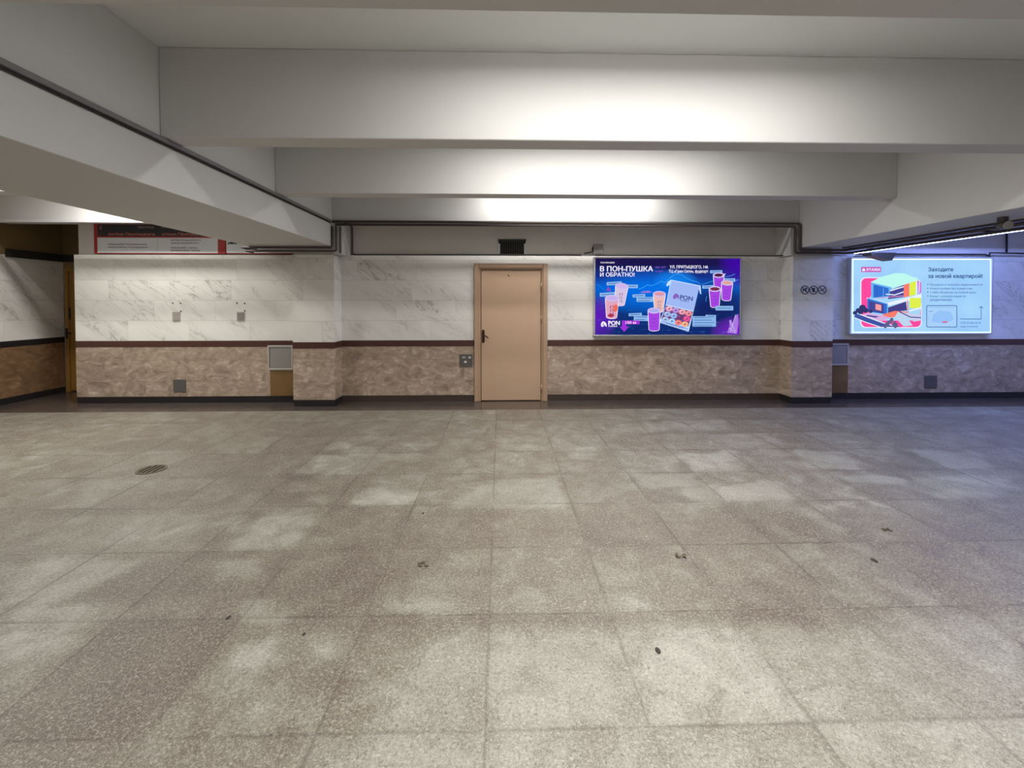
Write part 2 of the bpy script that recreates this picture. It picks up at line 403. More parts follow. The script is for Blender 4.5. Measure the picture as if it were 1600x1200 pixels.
# ------------------------------------------------------------------ floor with wear
def build_floor():
    nx, ny = 336, 232
    xs = np.linspace(-7.5, 9.0, nx); ys = np.linspace(YF, YB, ny)
    gx, gy = np.meshgrid(xs, ys)
    wear = np.zeros_like(gx)
    def inside(poly):
        r = np.zeros(gx.shape, bool); n = len(poly)
        for i in range(n):
            x1, y1 = poly[i][:2]; x2, y2 = poly[(i + 1) % n][:2]
            c = ((y1 > gy) != (y2 > gy)) & (gx < (x2 - x1) * (gy - y1) / (y2 - y1 + 1e-12) + x1)
            r ^= c
        return r.astype(float)
    def blur(a, k):
        for _ in range(k):
            p = np.pad(a, 1, mode='edge')
            a = (p[:-2, 1:-1] + p[2:, 1:-1] + p[1:-1, :-2] + p[1:-1, 2:] + 2 * a) / 6.0
        return a
    def patch(px, val, k=1):
        nonlocal wear
        wear = wear + val * blur(inside([tuple(atZ(*q)) for q in px]), k)
    # pale worn slabs
    patch([(690, 795), (770, 750), (873, 748), (882, 791)], .55)
    patch([(985, 742), (1080, 741), (1090, 760), (1012, 762)], .8)
    patch([(1050, 766), (1226, 750), (1238, 784), (1110, 788)], .6)
    patch([(1243, 704), (1328, 707), (1346, 734), (1262, 731)], .55)
    patch([(1420, 703), (1528, 708), (1546, 734), (1492, 734)], .8)
    patch([(1340, 700), (1420, 712), (1452, 731), (1370, 722)], .45)
    patch([(1098, 680), (1196, 676), (1232, 700), (1132, 705)], .4)
    patch([(1050, 710), (1150, 705), (1165, 737), (1085, 738)], .35)
    patch([(1300, 742), (1400, 746), (1420, 757), (1330, 752)], .8)
    patch([(1420, 745), (1560, 742), (1575, 780), (1470, 780)], .4)
    patch([(1250, 790), (1330, 830), (1310, 832), (1245, 800)], .5)
    patch([(890, 700), (935, 698), (920, 718), (890, 715)], .4)
    patch([(990, 660), (1130, 655), (1150, 672), (1010, 674)], .3)
    patch([(530, 690), (620, 712), (560, 746), (440, 748)], .3)
    patch([(560, 760), (690, 770), (620, 795), (540, 790)], .4)
    patch([(370, 805), (495, 808), (455, 852), (335, 868)], .4)
    patch([(210, 808), (330, 802), (290, 840), (160, 850)], .3)
    patch([(20, 880), (215, 878), (110, 935), (20, 945)], .5)
    patch([(260, 880), (420, 872), (400, 900), (255, 918)], .45)
    patch([(20, 950), (172, 946), (110, 1002), (0, 1040)], .45)
    patch([(380, 938), (430, 934), (470, 972), (375, 978)], .75)
    patch([(640, 942), (700, 940), (725, 960), (660, 966)], .5)
    patch([(345, 1000), (455, 1000), (440, 1035), (340, 1040)], .5)
    patch([(490, 1000), (540, 1000), (530, 1030), (490, 1030)], .4)
    patch([(760, 985), (1600, 972), (1700, 1250), (560, 1250), (640, 1040)], .45, 5)
    patch([(640, 1000), (760, 985), (700, 1250), (400, 1250)], .2, 6)
    patch([(930, 930), (1010, 920), (1010, 965), (940, 960)], .35)
    # brown dirt
    patch([(395, 800), (360, 832), (300, 868), (240, 880), (110, 930), (98, 938), (230, 944), (330, 905), (345, 868), (420, 800)], -.6)
    patch([(310, 905), (520, 872), (640, 880), (560, 965), (320, 960)], -.3, 4)
    patch([(20, 976), (800, 962), (1300, 962), (1300, 972), (800, 976), (20, 988)], -.7, 2)
    patch([(80, 1075), (175, 975), (360, 985), (400, 1000), (300, 1080), (100, 1250), (-100, 1250)], -.45, 3)
    patch([(415, 770), (480, 768), (470, 786), (420, 786)], -.8)
    patch([(445, 742), (492, 741), (490, 748), (450, 748)], -.8)
    patch([(185, 690), (272, 684), (310, 698), (300, 704), (190, 706)], -.55)
    patch([(130, 702), (230, 684), (270, 686), (180, 706)], -.35)
    patch([(490, 706), (550, 700), (530, 711), (490, 711)], -.6)
    patch([(50, 800), (210, 792), (205, 803), (60, 810)], -.5)
    patch([(230, 778), (270, 770), (320, 766), (260, 784)], -.5)
    patch([(20, 872), (55, 872), (40, 888), (20, 888)], -.6)
    patch([(520, 790), (560, 745), (590, 742), (535, 795)], -.5)
    patch([(280, 640), (440, 650), (620, 700), (580, 790), (520, 800), (360, 780), (300, 700)], -.12, 6)
    patch([(890, 800), (1240, 795), (1560, 800), (1575, 940), (1250, 950), (900, 940)], -.22, 8)
    patch([(560, 800), (900, 800), (900, 950), (560, 950)], -.16, 8)
    patch([(1350, 710), (1420, 705), (1470, 735), (1400, 738)], -.4)
    V = np.stack([gx.ravel(), gy.ravel(), np.zeros(gx.size)], 1)
    F = []
    for j in range(ny - 1):
        for i in range(nx - 1):
            a = j * nx + i; F.append((a, a + 1, a + nx + 1, a + nx))
    me = bpy.data.meshes.new('floor'); me.from_pydata(V.tolist(), [], F)
    at = me.attributes.new('wear', 'FLOAT', 'POINT'); at.data.foreach_set('value', wear.ravel().astype(np.float32))
    me.materials.append(M['floor'])
    o = bpy.data.objects.new('floor', me); COL.objects.link(o)
    tag(o, 'worn grey brown stone slab floor of the underpass', 'floor', kind='structure')
build_floor()
b = MB(); b.box((-7.5, YB, -0.05), (9.0, 8.0, 0.0), M['border'])
tag(b.build('floor_border'), 'polished dark granite strip of floor along the tiled wall', 'floor', kind='structure')

# ------------------------------------------------------------------ shell
b = MB(); b.box((-7.7, YF - .2, ZC), (9.2, 8.2, ZC + .2), M['ceil'])
tag(b.build('ceiling'), 'pale grey ceiling slab above the crossbeams', 'ceiling', kind='structure')

def wall_bands(b, x0, x1, y0, y1, holes=None):
    """brown stone below, white stone above (solid cladding boxes), painted upper wall is set back"""
    segs = [(x0, x1)] if not holes else [(x0, holes[0]), (holes[1], x1)]
    for a, c in segs:
        b.box((a, y0, 0.10), (c, y1, 0.865), M['brown_marble'])
        b.box((a, y0, 0.958), (c, y1, ZT), M['white_marble'])
b = MB()
wall_bands(b, XW0, XW1, D, D + .3, (-0.36, 0.69))
b.box((-0.36, D, 2.10), (0.69, D + .3, ZT), M['white_marble'])
b.box((XW0, YU, ZT), (XW1, D + .3, ZC), M['plaster'])
b.box((-0.6, D + .3, 0), (0.9, D + .34, 2.3), M['hole'])
tag(b.build('wall_back'), 'long wall clad in white marble above brown marble with plain upper strip', 'wall', kind='structure')
b = MB()
for a, c in ((XW0, -0.36), (0.69, XW1)): b.box((a, D - .004, 0.865), (c, D + .3, 0.958), M['band'])
tag(b.build('trim_1'), 'dark red stone band along the tiled wall', 'trim', kind='structure')
b = MB()
b.box((XW0, D + .006, 0), (-3.07, D + .3, 0.10), M['black_base'])
b.box((-2.46, D + .006, 0), (-0.36, D + .3, 0.10), M['brown_base']); b.box((0.69, D + .006, 0), (4.46, D + .3, 0.10), M['brown_base'])
b.box((5.07, D + .006, 0), (XW1, D + .3, 0.10), M['black_base'])
tag(b.build('baseboard_back'), 'dark granite baseboard along the tiled wall', 'baseboard', kind='structure')

# pilasters
for x0, x1, lab in ((-3.068, -2.455, 'marble clad pilaster under the girder beside the direction sign'),
                    (4.445, 5.072, 'marble clad pilaster carrying three round prohibition signs')):
    b = MB()
    b.box((x0, 6.70, 0.10), (x1, D - .001, 0.865), M['brown_marble'])
    b.box((x0, 6.70, 0.958), (x1, D - .001, 2.255), M['white_marble'])
    b.box((x0 + .01, 6.72, 2.255), (x1 - .01, YU, ZG), M['paint'])
    o = b.build('pillar'); tag(o, lab, 'pillar', kind='structure')
    b = MB(); b.box((x0 - .003, 6.697, 0.865), (x1 + .003, D - .001, 0.958), M['band']); b.build('stone_band', o)
    b = MB(); b.box((x0 + .008, 6.708, 0), (x1 - .008, D - .001, 0.10), M['black_base']); b.build('plinth', o)

# painted head blocks on the pilasters
b = MB(); b.box((-2.46, 6.67, 2.262), (-2.325, YU, ZB), M['paint'])
tag(b.build('pillar_head'), 'white block on the pilaster near the tiled wall beside the direction sign', 'pillar head', kind='structure')
b = MB(); b.box((4.385, 6.67, 2.262), (4.50, YU, ZB), M['paint'])
tag(b.build('pillar_head'), 'white block on the pilaster with the prohibition signs', 'pillar head', kind='structure')

# girders
for (x0, x1), lab in ((GL, 'deep white girder running over the pilaster beside the direction sign'),
                      (GR, 'deep white girder running over the pilaster with prohibition signs')):
    b = MB(); b.box((x0, YF, ZG), (x1, YU, ZC), M['paint'], 0.004)
    tag(b.build('girder_beam'), lab, 'beam', kind='structure')

# crossbeams of the three bays
FY = [6.65, 4.99, 3.33, 1.67, 0.01, -1.65, -3.31]
ordn = ['against the tiled wall', 'next but one before the tiled wall', 'third from the tiled wall', 'above the camera position',
        'behind the camera position', 'far behind the camera', 'last before the end wall']
for bay, (x0, x1) in (('middle bay', (GL[1], GR[0])), ('bay with the direction sign', (-7.5, GL[0])), ('bay with the pale blue light box', (GR[1], 9.0))):
    for i, y in enumerate(FY):
        b = MB(); b.box((x0, y, ZB), (x1, YU if i == 0 else y + .2, ZC), M['paint'], 0.006)
        tag(b.build('cross_beam'), 'white crossbeam of the %s, %s' % (bay, ordn[i]), 'beam', 'white ceiling crossbeams', 'structure')

# recess at the left end
b = MB()
b.box((-7.7, YF, 0.10), (-7.5, 7.9, 0.865), M['recess_shade_stone']); b.box((-7.7, YF, 0.958), (-7.5, 7.9, ZT), M['white_marble'])
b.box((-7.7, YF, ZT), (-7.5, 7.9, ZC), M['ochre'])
tag(b.build('wall_left'), 'side wall of the dark recess beside the ochre door', 'wall', kind='structure')
b = MB(); b.box((-7.7, YF, 0.865), (-7.496, 7.9, 0.958), M['black_base'])
tag(b.build('trim_2'), 'black stone band on the recess side wall', 'trim', kind='structure')
b = MB(); b.box((-7.7, YF, 0), (-7.496, 7.9, 0.10), M['black_base'])
tag(b.build('baseboard_left'), 'black baseboard of the recess side wall', 'baseboard', kind='structure')
b = MB()
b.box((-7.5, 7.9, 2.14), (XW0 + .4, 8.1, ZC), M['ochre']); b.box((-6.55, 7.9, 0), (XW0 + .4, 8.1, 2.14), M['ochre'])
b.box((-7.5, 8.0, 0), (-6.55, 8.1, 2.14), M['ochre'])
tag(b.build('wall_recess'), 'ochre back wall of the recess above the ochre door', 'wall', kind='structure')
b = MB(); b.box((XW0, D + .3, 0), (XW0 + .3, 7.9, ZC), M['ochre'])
tag(b.build('wall_recess_side'), 'return wall closing the recess behind the tiled wall', 'wall', kind='structure')
b = MB(); b.box((9.0, YF, 0), (9.2, 8.0, ZC), M['plaster'])
tag(b.build('wall_right'), 'end wall beyond the pale blue light box', 'wall', kind='structure')
b = MB(); b.box((-7.7, YF - .2, 0), (9.2, YF, ZC), M['plaster'])
tag(b.build('wall_front'), 'wall behind the camera', 'wall', kind='structure')

# ------------------------------------------------------------------ central door
o = empty('door_1', (0.166, D, 0), 'closed peach painted door with dark lever handle in the tiled wall', 'door', kind='structure')
b = MB()
fm = M['door_frame']
b.box((-0.405, 6.965, 0), (-0.335, 7.12, 2.152), fm, .006); b.box((0.665, 6.965, 0), (0.737, 7.12, 2.152), fm, .006)
b.box((-0.335, 6.965, 2.082), (0.665, 7.12, 2.152), fm, .006)
b.box((-0.335, 6.985, 0), (-0.305, 7.10, 2.082), fm, .004); b.box((0.640, 6.985, 0), (0.665, 7.10, 2.082), fm, .004)
b.box((-0.305, 6.985, 2.058), (0.640, 7.10, 2.082), fm, .004)
b.box((-0.309, 7.06, 0), (0.64, 7.10, 2.058), M['hole'])
b.build('door_frame', o)
b = MB(); b.box((-0.297, 7.000, 0.012), (0.634, 7.045, 2.050), M['door'], .004); leaf = b.build('door_leaf', o)
b = MB(); b.prism([(-0.265 + .036 * math.cos(t) * (0.62), 6.990, 1.02 + (.075 if math.sin(t) > 0 else -.075) + .036 * math.sin(t) * .8) for t in [i * math.pi / 10 for i in range(20)]], (0, .010, 0), M['handle'])
b.tube([(-0.262, 6.99, 1.045), (-0.262, 6.945, 1.045), (-0.240, 6.940, 1.035), (-0.185, 6.942, .995)], [.011, .011, .011, .008], M['handle'], 10)
b.build('door_handle', o)
b = MB(); b.box((-0.304, 6.998, 0.98), (-0.298, 7.01, 1.10), M['handle']); b.build('strike_plate', o)
for z in (1.80, 1.29, 0.20):
    b = MB(); b.tube([(0.643, 6.982, z - .055), (0.643, 6.982, z + .055)], .009, M['door_frame'], 8)
    b.tube([(0.643, 6.982, z - .062), (0.643, 6.982, z - .055)], .006, M['handle'], 8); b.build('hinge', o)
b = MB(); b.tube([(0.125, 7.0, 1.965), (0.125, 6.985, 1.965), (0.125, 6.98, 1.98)], .006, M['handle'], 8)
b.box((0.13, 6.995, 1.958), (0.16, 7.0, 1.964), M['handle']); b.build('hook', o)

# recess door
o = empty('door_2', (-7.1, 7.93, 0), 'ochre metal door in the dark recess with black handle', 'door', kind='structure')
b = MB(); b.box((-7.49, 7.90, 0), (-7.43, 8.0, 2.14), M['ochre_door'], .004); b.box((-6.61, 7.90, 0), (-6.55, 8.0, 2.14), M['ochre_door'], .004)
b.box((-7.43, 7.90, 2.08), (-6.61, 8.0, 2.14), M['ochre_door'], .004); b.build('door_frame', o)
b = MB(); b.box((-7.43, 7.93, 0.02), (-6.61, 7.97, 2.08), M['ochre_door'], .004); b.build('door_leaf', o)
b = MB(); a = atY(101, 481, 7.92); c = atY(110, 499, 7.92)
b.box((a.x, 7.905, c.z), (c.x, 7.93, a.z), M['rubber'], .004); b.build('lock_plate', o)
b = MB(); a = atY(106, 521, 7.92)
b.tube([(a.x, 7.92, a.z - .09), (a.x, 7.92, a.z + .09)], .03, M['rubber'], 10)
b.tube([(a.x, 7.90, a.z + .01), (a.x, 7.87, a.z + .01), (a.x + .10, 7.87, a.z + .005)], .012, M['rubber'], 8); b.build('door_handle', o)
b = MB(); b.box((-7.497, 7.0, 2.24), (-7.44, 7.89, 2.36), M['rubber']); b.box((-7.44, 7.84, 2.24), (-6.48, 7.895, 2.36), M['rubber'])
tag(b.build('cable_duct'), 'black cable duct around the top of the dark recess', 'duct')

# ------------------------------------------------------------------ lamps (real fixtures between the crossbeams)
LAMP0 = {}
def lamp(x, y, watts, col, tube, label, group, L=1.2):
    o = empty('ceiling_lamp', (x, y, ZC), label, 'lamp', group)
    if 'h' not in LAMP0:
        b = MB(); b.box((-.5 - .03 / L, -.09, -.055), (.5 + .03 / L, .09, 0), M['lamp_white'], .008)
        for sx in (-.51, .51): b.box((sx - .008, -.075, -.095), (sx + .008, .075, -.05), M['lamp_white'])
        h = b.build('housing', o, (0, 0, 0)); LAMP0['h'] = h; h.scale.x = L
    else:
        h = LAMP0['h'].copy(); COL.objects.link(h); h.parent = o; h.scale.x = L
    for s in (-.045, .045):
        b = MB(); b.tube([(-L / 2, s, -.075), (L / 2, s, -.075)], .013, tube, 10)
        b.build('tube', o, (0, 0, 0))
    l = bpy.data.lights.new('lamp_light', 'AREA'); l.shape = 'RECTANGLE'; l.size = L - .05; l.size_y = .12
    l.energy = watts; l.color = col
    lo = bpy.data.objects.new('lamp_light', l); COL.objects.link(lo); lo.parent = o; lo.location = (0, 0, -.095)
for i, y in enumerate((6.22, 4.14, 2.40, 0.92, -0.72, -2.4)):
    lamp(1.02, y, P_MID * (.74, 1.02, 1, 1, 1, 1)[i], C_MID, M['tube'], 'white twin tube ceiling lamp in the middle bay, ' + ['nearest the peach door', 'second from the peach door', 'third from the peach door', 'above the camera', 'just behind the camera', 'far behind the camera'][i], 'middle bay ceiling lamps', 2.5)
for i, y in enumerate((6.22, 4.24, 2.47, 0.0)):
    lamp(-5.1, y, P_LEFT * (.85, 1.1, .4, .3)[i], C_LEFT, M['tube'], 'white twin tube ceiling lamp above the direction sign side, ' + ['nearest the sign', 'second from the sign', 'third from the sign', 'far from the sign'][i], 'sign bay ceiling lamps')
for i, y in enumerate((5.95, 4.24)):
    lamp(7.0, y, P_COOL * (1, 1)[i], C_COOL, M['tube_cool'], 'cool blue ceiling lamp over the pale light box, ' + ['nearest the wall', 'second from the wall'][i], 'cool bay ceiling lamps')

# ------------------------------------------------------------------ conduits and cables
b = MB(); b.box((-2.46, -1.0, 2.712), (-2.428, 6.57, 2.744), M['duct'], .003)
tag(b.build('cable_duct'), 'grey metal cable duct running along the white girder face', 'duct')
b = MB(); b.tube([(-2.452, -1.0, 2.700), (-2.452, 6.57, 2.700)], .0075, M['cable'], 8)
tag(b.build('cable'), 'thin black cable under the grey girder duct', 'cable')
zc1, zc2 = 2.722, 2.690
b = MB(); b.tube([(-2.44, 6.60, zc1), (4.455, 6.60, zc1), (4.475, 6.60, zc1 - .03), (4.475, 6.60, 2.35), (4.50, 6.60, 2.330), (5.14, 6.60, 2.330), (5.17, 6.57, 2.330), (5.17, YF + .1, 2.330)], .020, M['conduit'], 10)
tag(b.build('conduit'), 'upper dark conduit along the beam bottom turning down at the prohibition sign pilaster', 'conduit')
b = MB(); b.tube([(-2.40, 6.615, zc2 - .008), (4.40, 6.615, zc2 - .008), (4.42, 6.615, zc2 - .038), (4.42, 6.615, 2.31), (4.44, 6.615, 2.29), (5.20, 6.615, 2.29), (5.24, 6.57, 2.29), (5.24, YF + .1, 2.29)], .018, M['conduit'], 10)
tag(b.build('conduit'), 'lower dark conduit along the beam bottom turning down at the prohibition sign pilaster', 'conduit')
b = MB(); b.box((5.10, YF + .1, 2.352), (5.30, 6.58, 2.3695), M['conduit'], .004)
tag(b.build('cable_tray'), 'dark cable tray under the girder by the pale blue light box', 'cable tray')
b = MB(); b.tube([(5.325, 6.62, 2.284), (5.325, 4.32, 2.284)], .005, M['led'], 10)
tag(b.build('led_tube'), 'glowing thin white light tube under the girder by the pale blue light box', 'lamp')
b = MB(); b.tube([(4.375, 6.62, 2.64), (4.375, 6.62, 2.27), (4.39, 6.62, 2.255), (5.62, 6.62, 2.255)], .010, M['grey_edge'], 8)
tag(b.build('pipe'), 'thin grey pipe down to the pilaster with prohibition signs', 'pipe')
# left set
b = MB(); b.tube([(-2.44, 6.60, 2.655), (-2.44, 6.60, 2.37), (-2.46, 6.60, 2.345), (-3.72, 6.60, 2.345), (-3.745, 6.62, 2.345), (-3.745, 6.8, 2.345)], .018, M['conduit'], 10)
tag(b.build('conduit'), 'upper dark conduit under the girder by the direction sign', 'conduit')
b = MB(); b.tube([(-2.385, 6.60, 2.655), (-2.385, 6.60, 2.31), (-2.41, 6.60, 2.295), (-3.66, 6.60, 2.295), (-3.69, 6.62, 2.295), (-3.69, 6.8, 2.295)], .016, M['conduit'], 10)
tag(b.build('conduit'), 'lower dark conduit under the girder by the direction sign', 'conduit')
b = MB(); b.tube([(-2.340, 6.635, 2.655), (-2.340, 6.635, 2.27)], .012, M['conduit'], 10)
tag(b.build('conduit'), 'short upright dark conduit on the pilaster head by the direction sign', 'conduit')
b = MB(); b.tube([(-2.302, 6.66, 2.728), (-2.302, 7.04, 2.728), (-2.302, 7.06, 2.70), (-2.302, 7.06, 2.31), (-2.27, 7.06, 2.291), (1.28, 7.06, 2.291)], .012, M['conduit'], 8)
tag(b.build('cable'), 'dark cable dropping from the beam and running over the tiles past the vent', 'cable')
b = MB(); b.box((-7.44, 6.58, 2.69), (GL[0] - .01, 6.645, 2.738), M['white_metal'], .004)
tag(b.build('cable_duct'), 'white metal channel along the bright beam above the direction sign', 'duct')
b = MB(); b.tube([(1.50, 7.06, 2.284), (2.5, 7.06, 2.288), (4.36, 7.05, 2.286), (4.42, 6.66, 2.27)], .009, M['cable'], 8)
tag(b.build('cable'), 'thin dark cable along the tile top above the purple light box', 'cable')
q = [atY(1335, 401, 7.03), atY(1545, 402, 7.03), atY(1547, 395, 7.03), atY(1600, 396, 7.03), atY(1630, 396.5, 7.03)]
b = MB(); b.tube(q, .012, M['cable'], 8)
tag(b.build('cable'), 'dark cable stepping up over the corner of the pale blue light box', 'cable')
q = [atY(1335, 396.5, 7.06), atY(1540, 397.5, 7.06), atY(1552, 403.5, 7.06), atY(1640, 403.5, 7.06)]
b = MB(); b.tube(q, .010, M['cable'], 8)
tag(b.build('cable'), 'dark cable dropping beside the corner of the pale blue light box', 'cable')
q = [atY(1573, 362, 7.05), atY(1573, 394, 7.05)]
b = MB(); b.tube([q[0], q[1]], .014, M['cable'], 8); b.tube([q[0], atY(1530, 361, 7.05)], .014, M['cable'], 8)
tag(b.build('pipe'), 'dark upright pipe on the wall above the corner of the pale blue light box', 'pipe')

# hanging grey box and spot speaker by the right girder
P = [atY(1358, 385, 6.3), atY(1363, 399, 6.3), atY(1394, 407, 6.3), atY(1401, 383, 6.3)]
P[0].z = P[3].z = 2.262; P[0].x = max(P[0].x, 5.30)
o = empty('hanging_box', ((P[0].x + P[3].x) / 2, 6.3, 2.2), 'blue grey slanted box hanging before the top edge of the pale light box', 'box')
b = MB(); b.prism(P, (0, .16, 0), M['dark_plate']); b.build('body', o)
b = MB(); b.box((5.345, 6.36, 2.258), (5.40, 6.42, 2.3695), M['dark_plate']); b.build('bracket', o)
c = atY(1566, 345, 4.2)
o = empty('loudspeaker', (c.x, 4.2, 2.33), 'round grey loudspeaker under the girder at the end of the light tube', 'loudspeaker')
b = MB(); b.tube([(c.x, 4.15, 2.285), (c.x + .01, 4.24, 2.30)], [.036, .030], M['dark_plate'], 20)
b.build('body', o)
b = MB(); b.tube([(c.x - .002, 4.140, 2.282), (c.x, 4.152, 2.285)], [.039, .039], M['grey_edge'], 20); b.build('rim', o)
b = MB(); b.box((c.x - .02, 4.17, 2.32), (c.x + .03, 4.23, 2.372), M['dark_plate']); b.build('bracket', o)

# ------------------------------------------------------------------ vent grille, junction box, plates, cabinets
a = atY(779, 374, YU); c = atY(821, 397, YU)
o = empty('vent_grille', ((a.x + c.x) / 2, YU, c.z), 'dark vent grille with upright slats above the peach door', 'vent')
b = MB(); b.box((a.x, YU - .005, c.z), (c.x, YU + .1, a.z), M['hole']); b.box((a.x - .01, YU - .03, a.z - .03), (c.x + .01, YU, a.z), M['rubber']); b.build('housing', o)
b = MB()
n = 14
for i in range(n):
    x = a.x + .02 + (c.x - a.x - .04) * (i + .5) / n
    b.box((x - .004, YU - .022, c.z + .005), (x + .004, YU - .003, a.z - .03), M['dark_plate'])
b.build('slats', o)
for x in (a.x + .008, c.x - .008):
    b = MB(); b.box((x - .014, YU - .034, c.z), (x + .014, YU - .002, a.z - .07), M['white_metal'])
    tag(b.build('side_strip', o), 'white metal side strip')
a = atY(928, 381, 7.0); c = atY(943, 396, 7.0)
o = empty('junction_box', ((a.x + c.x) / 2, 7.03, c.z), 'grey cable junction box above the corner of the purple light box', 'junction box')
b = MB(); b.box((a.x, 6.99, c.z), (c.x, YU, a.z), M['grey_edge'], .008); b.build('housing', o)
b = MB(); b.box((a.x + .012, 6.982, c.z + .012), (c.x - .012, 6.99, a.z - .012), M['grey_metal'], .003); b.build('lid', o)
b = MB(); b.tube([(a.x + .01, 7.04, (a.z + c.z) / 2 + .05), (a.x - .012, 7.04, (a.z + c.z) / 2), (a.x - .012, 7.04, c.z + .03), (a.x - .14, 7.055, c.z + .005)], .010, M['cable'], 8)
b.build('cable', o)

def dark_plate(x0, y0, x1, y1, name, label, cat, mat=None, thick=.012):
    a = atY(x0, y0, D - thick); c = atY(x1, y1, D - thick)
    o = empty(name, ((a.x + c.x) / 2, D, c.z), label, cat)
    b = MB(); b.box((a.x, D - thick, c.z), (c.x, D, a.z), mat or M['dark_plate'], .004); b.build('plate', o)
    for sx in (a.x + .016, c.x - .016):
        for sz in (a.z - .016, c.z + .016):
            b = MB(); b.tube([(sx, D - thick - .002, sz), (sx, D - thick, sz)], .005, M['grey_metal'], 8); b.build('screw', o)
    return o, a, c
o, a, c = dark_plate(718, 553.5, 738, 573.5, 'call_plate', 'dark grey square plate with white symbols beside the peach door', 'plate')
b = MB(); yy = D - .0125
def on_plate(px0, py0, px1, py1): 
    p0 = atY(px0, py0, yy); p1 = atY(px1, py1, yy)
    return lambda u, v: (p0.x + (p1.x - p0.x) * u, yy, p1.z + (p0.z - p1.z) * v)
b.text('WC', on_plate(722, 557, 727.5, 559.8), M['white_ink'], .02); b.build('white_symbol', o); b = MB()
for x0 in (732, 734.2):
    q = on_plate(x0, 556.6, x0 + 1.6, 560)
    b.face([q(0, 0), q(1, 0), q(.9, .75), q(.1, .75)], M['white_ink'])
    b.face([(lambda uv: q(*uv))((.5 + .35 * math.cos(t), .87 + .13 * math.sin(t))) for t in [i * math.pi / 5 for i in range(10)]], M['white_ink'])
b.build('white_symbol', o); b = MB()
q = on_plate(725, 563.3, 729.6, 567)
b.face([q(0, .15), q(.5, .0), q(1, .15), q(.95, .5), q(.5, 1), q(.05, .5)], M['white_ink'])
b.build('white_symbol', o)
dark_plate(270, 593, 290, 613, 'wall_hatch', 'dark grey square hatch low in brown marble below the direction sign', 'hatch')
dark_plate(1445, 587, 1464.5, 606.5, 'wall_hatch', 'dark grey square hatch low on the wall below the pale blue light box', 'hatch')

def cabinet(x0, x1, z0, z1, label, lab2):
    o = empty('wall_cabinet', ((x0 + x1) / 2, D, z0), label, 'cabinet')
    b = MB(); e = .028; y = D - .022
    b.box((x0, y, z1 - e), (x1, D, z1), M['grey_edge'], .003); b.box((x0, y, z0), (x1, D, z0 + e), M['grey_edge'], .003)
    b.box((x0, y, z0 + e), (x0 + e, D, z1 - e), M['grey_edge'], .003); b.box((x1 - e, y, z0 + e), (x1, D, z1 - e), M['grey_edge'], .003)
    b.build('frame', o)
    b = MB(); b.box((x0 + e + .006, D - .014, z0 + e + .006), (x1 - e - .006, D, z1 - e - .006), M['grey_metal'], .003); b.build('cabinet_door', o)
    b = MB(); b.box((x0 + .03, D - .006, 0.105), (x1, D, z0 - .012), M['brown_panel'], .002)
    tag(b.build('cover_board'), lab2, 'board')
cabinet(-3.585, -3.20, 0.505, 0.885, 'grey metal wall cabinet beside the pilaster near the direction sign', 'stained ochre brown board under the cabinet near the direction sign')
cabinet(5.17, 5.555, 0.545, 0.895, 'grey metal wall cabinet beneath the pale blue light box', 'dull reddish brown board under the cabinet by the pale light box')

# small plates and drill holes in the white marble
def small_plate(x0, y0, x1, y1, mat, label):
    a = atY(x0, y0, D); c = atY(x1, y1, D)
    o = empty('wall_socket', ((a.x + c.x) / 2, D, c.z), label, 'socket')
    b = MB(); b.box((a.x, D - .012, c.z), (c.x, D, a.z), M['grey_edge'], .003); b.build('frame', o)
    b = MB(); b.box((a.x + .008, D - .015, c.z + .014), (c.x - .008, D - .01, a.z - .014), mat, .002); b.build('plate', o)
small_plate(269.8, 486.8, 281.8, 501.2, M['plate_grey'], 'small beige socket plate on white marble farther from the pilaster')
small_plate(370.5, 487, 382, 501, M['plate_grey2'], 'small grey socket plate on white marble closer to the pilaster')
holes = [(270, 473.5, 'drill hole above the beige socket plate, farther from the pilaster'), (282, 474, 'drill hole above the beige socket plate, closer to the pilaster'),
         (282.8, 486.3, 'drill hole touching the corner of the beige socket plate'),
         (370.3, 473.5, 'drill hole above the grey socket plate, farther from the pilaster'), (382.2, 474, 'drill hole above the grey socket plate, closer to the pilaster'),
         (382.5, 485.6, 'drill hole touching the corner of the grey socket plate')]
for px, py, lab in holes:
    p = atY(px, py, D)
    b = MB(); b.tube([(p.x, D - .003, p.z), (p.x, D, p.z)], .011, M['rubber'], 12)
    tag(b.build('anchor_hole', loc=p), 'dark ' + lab, 'hole', 'drill holes in the white marble')

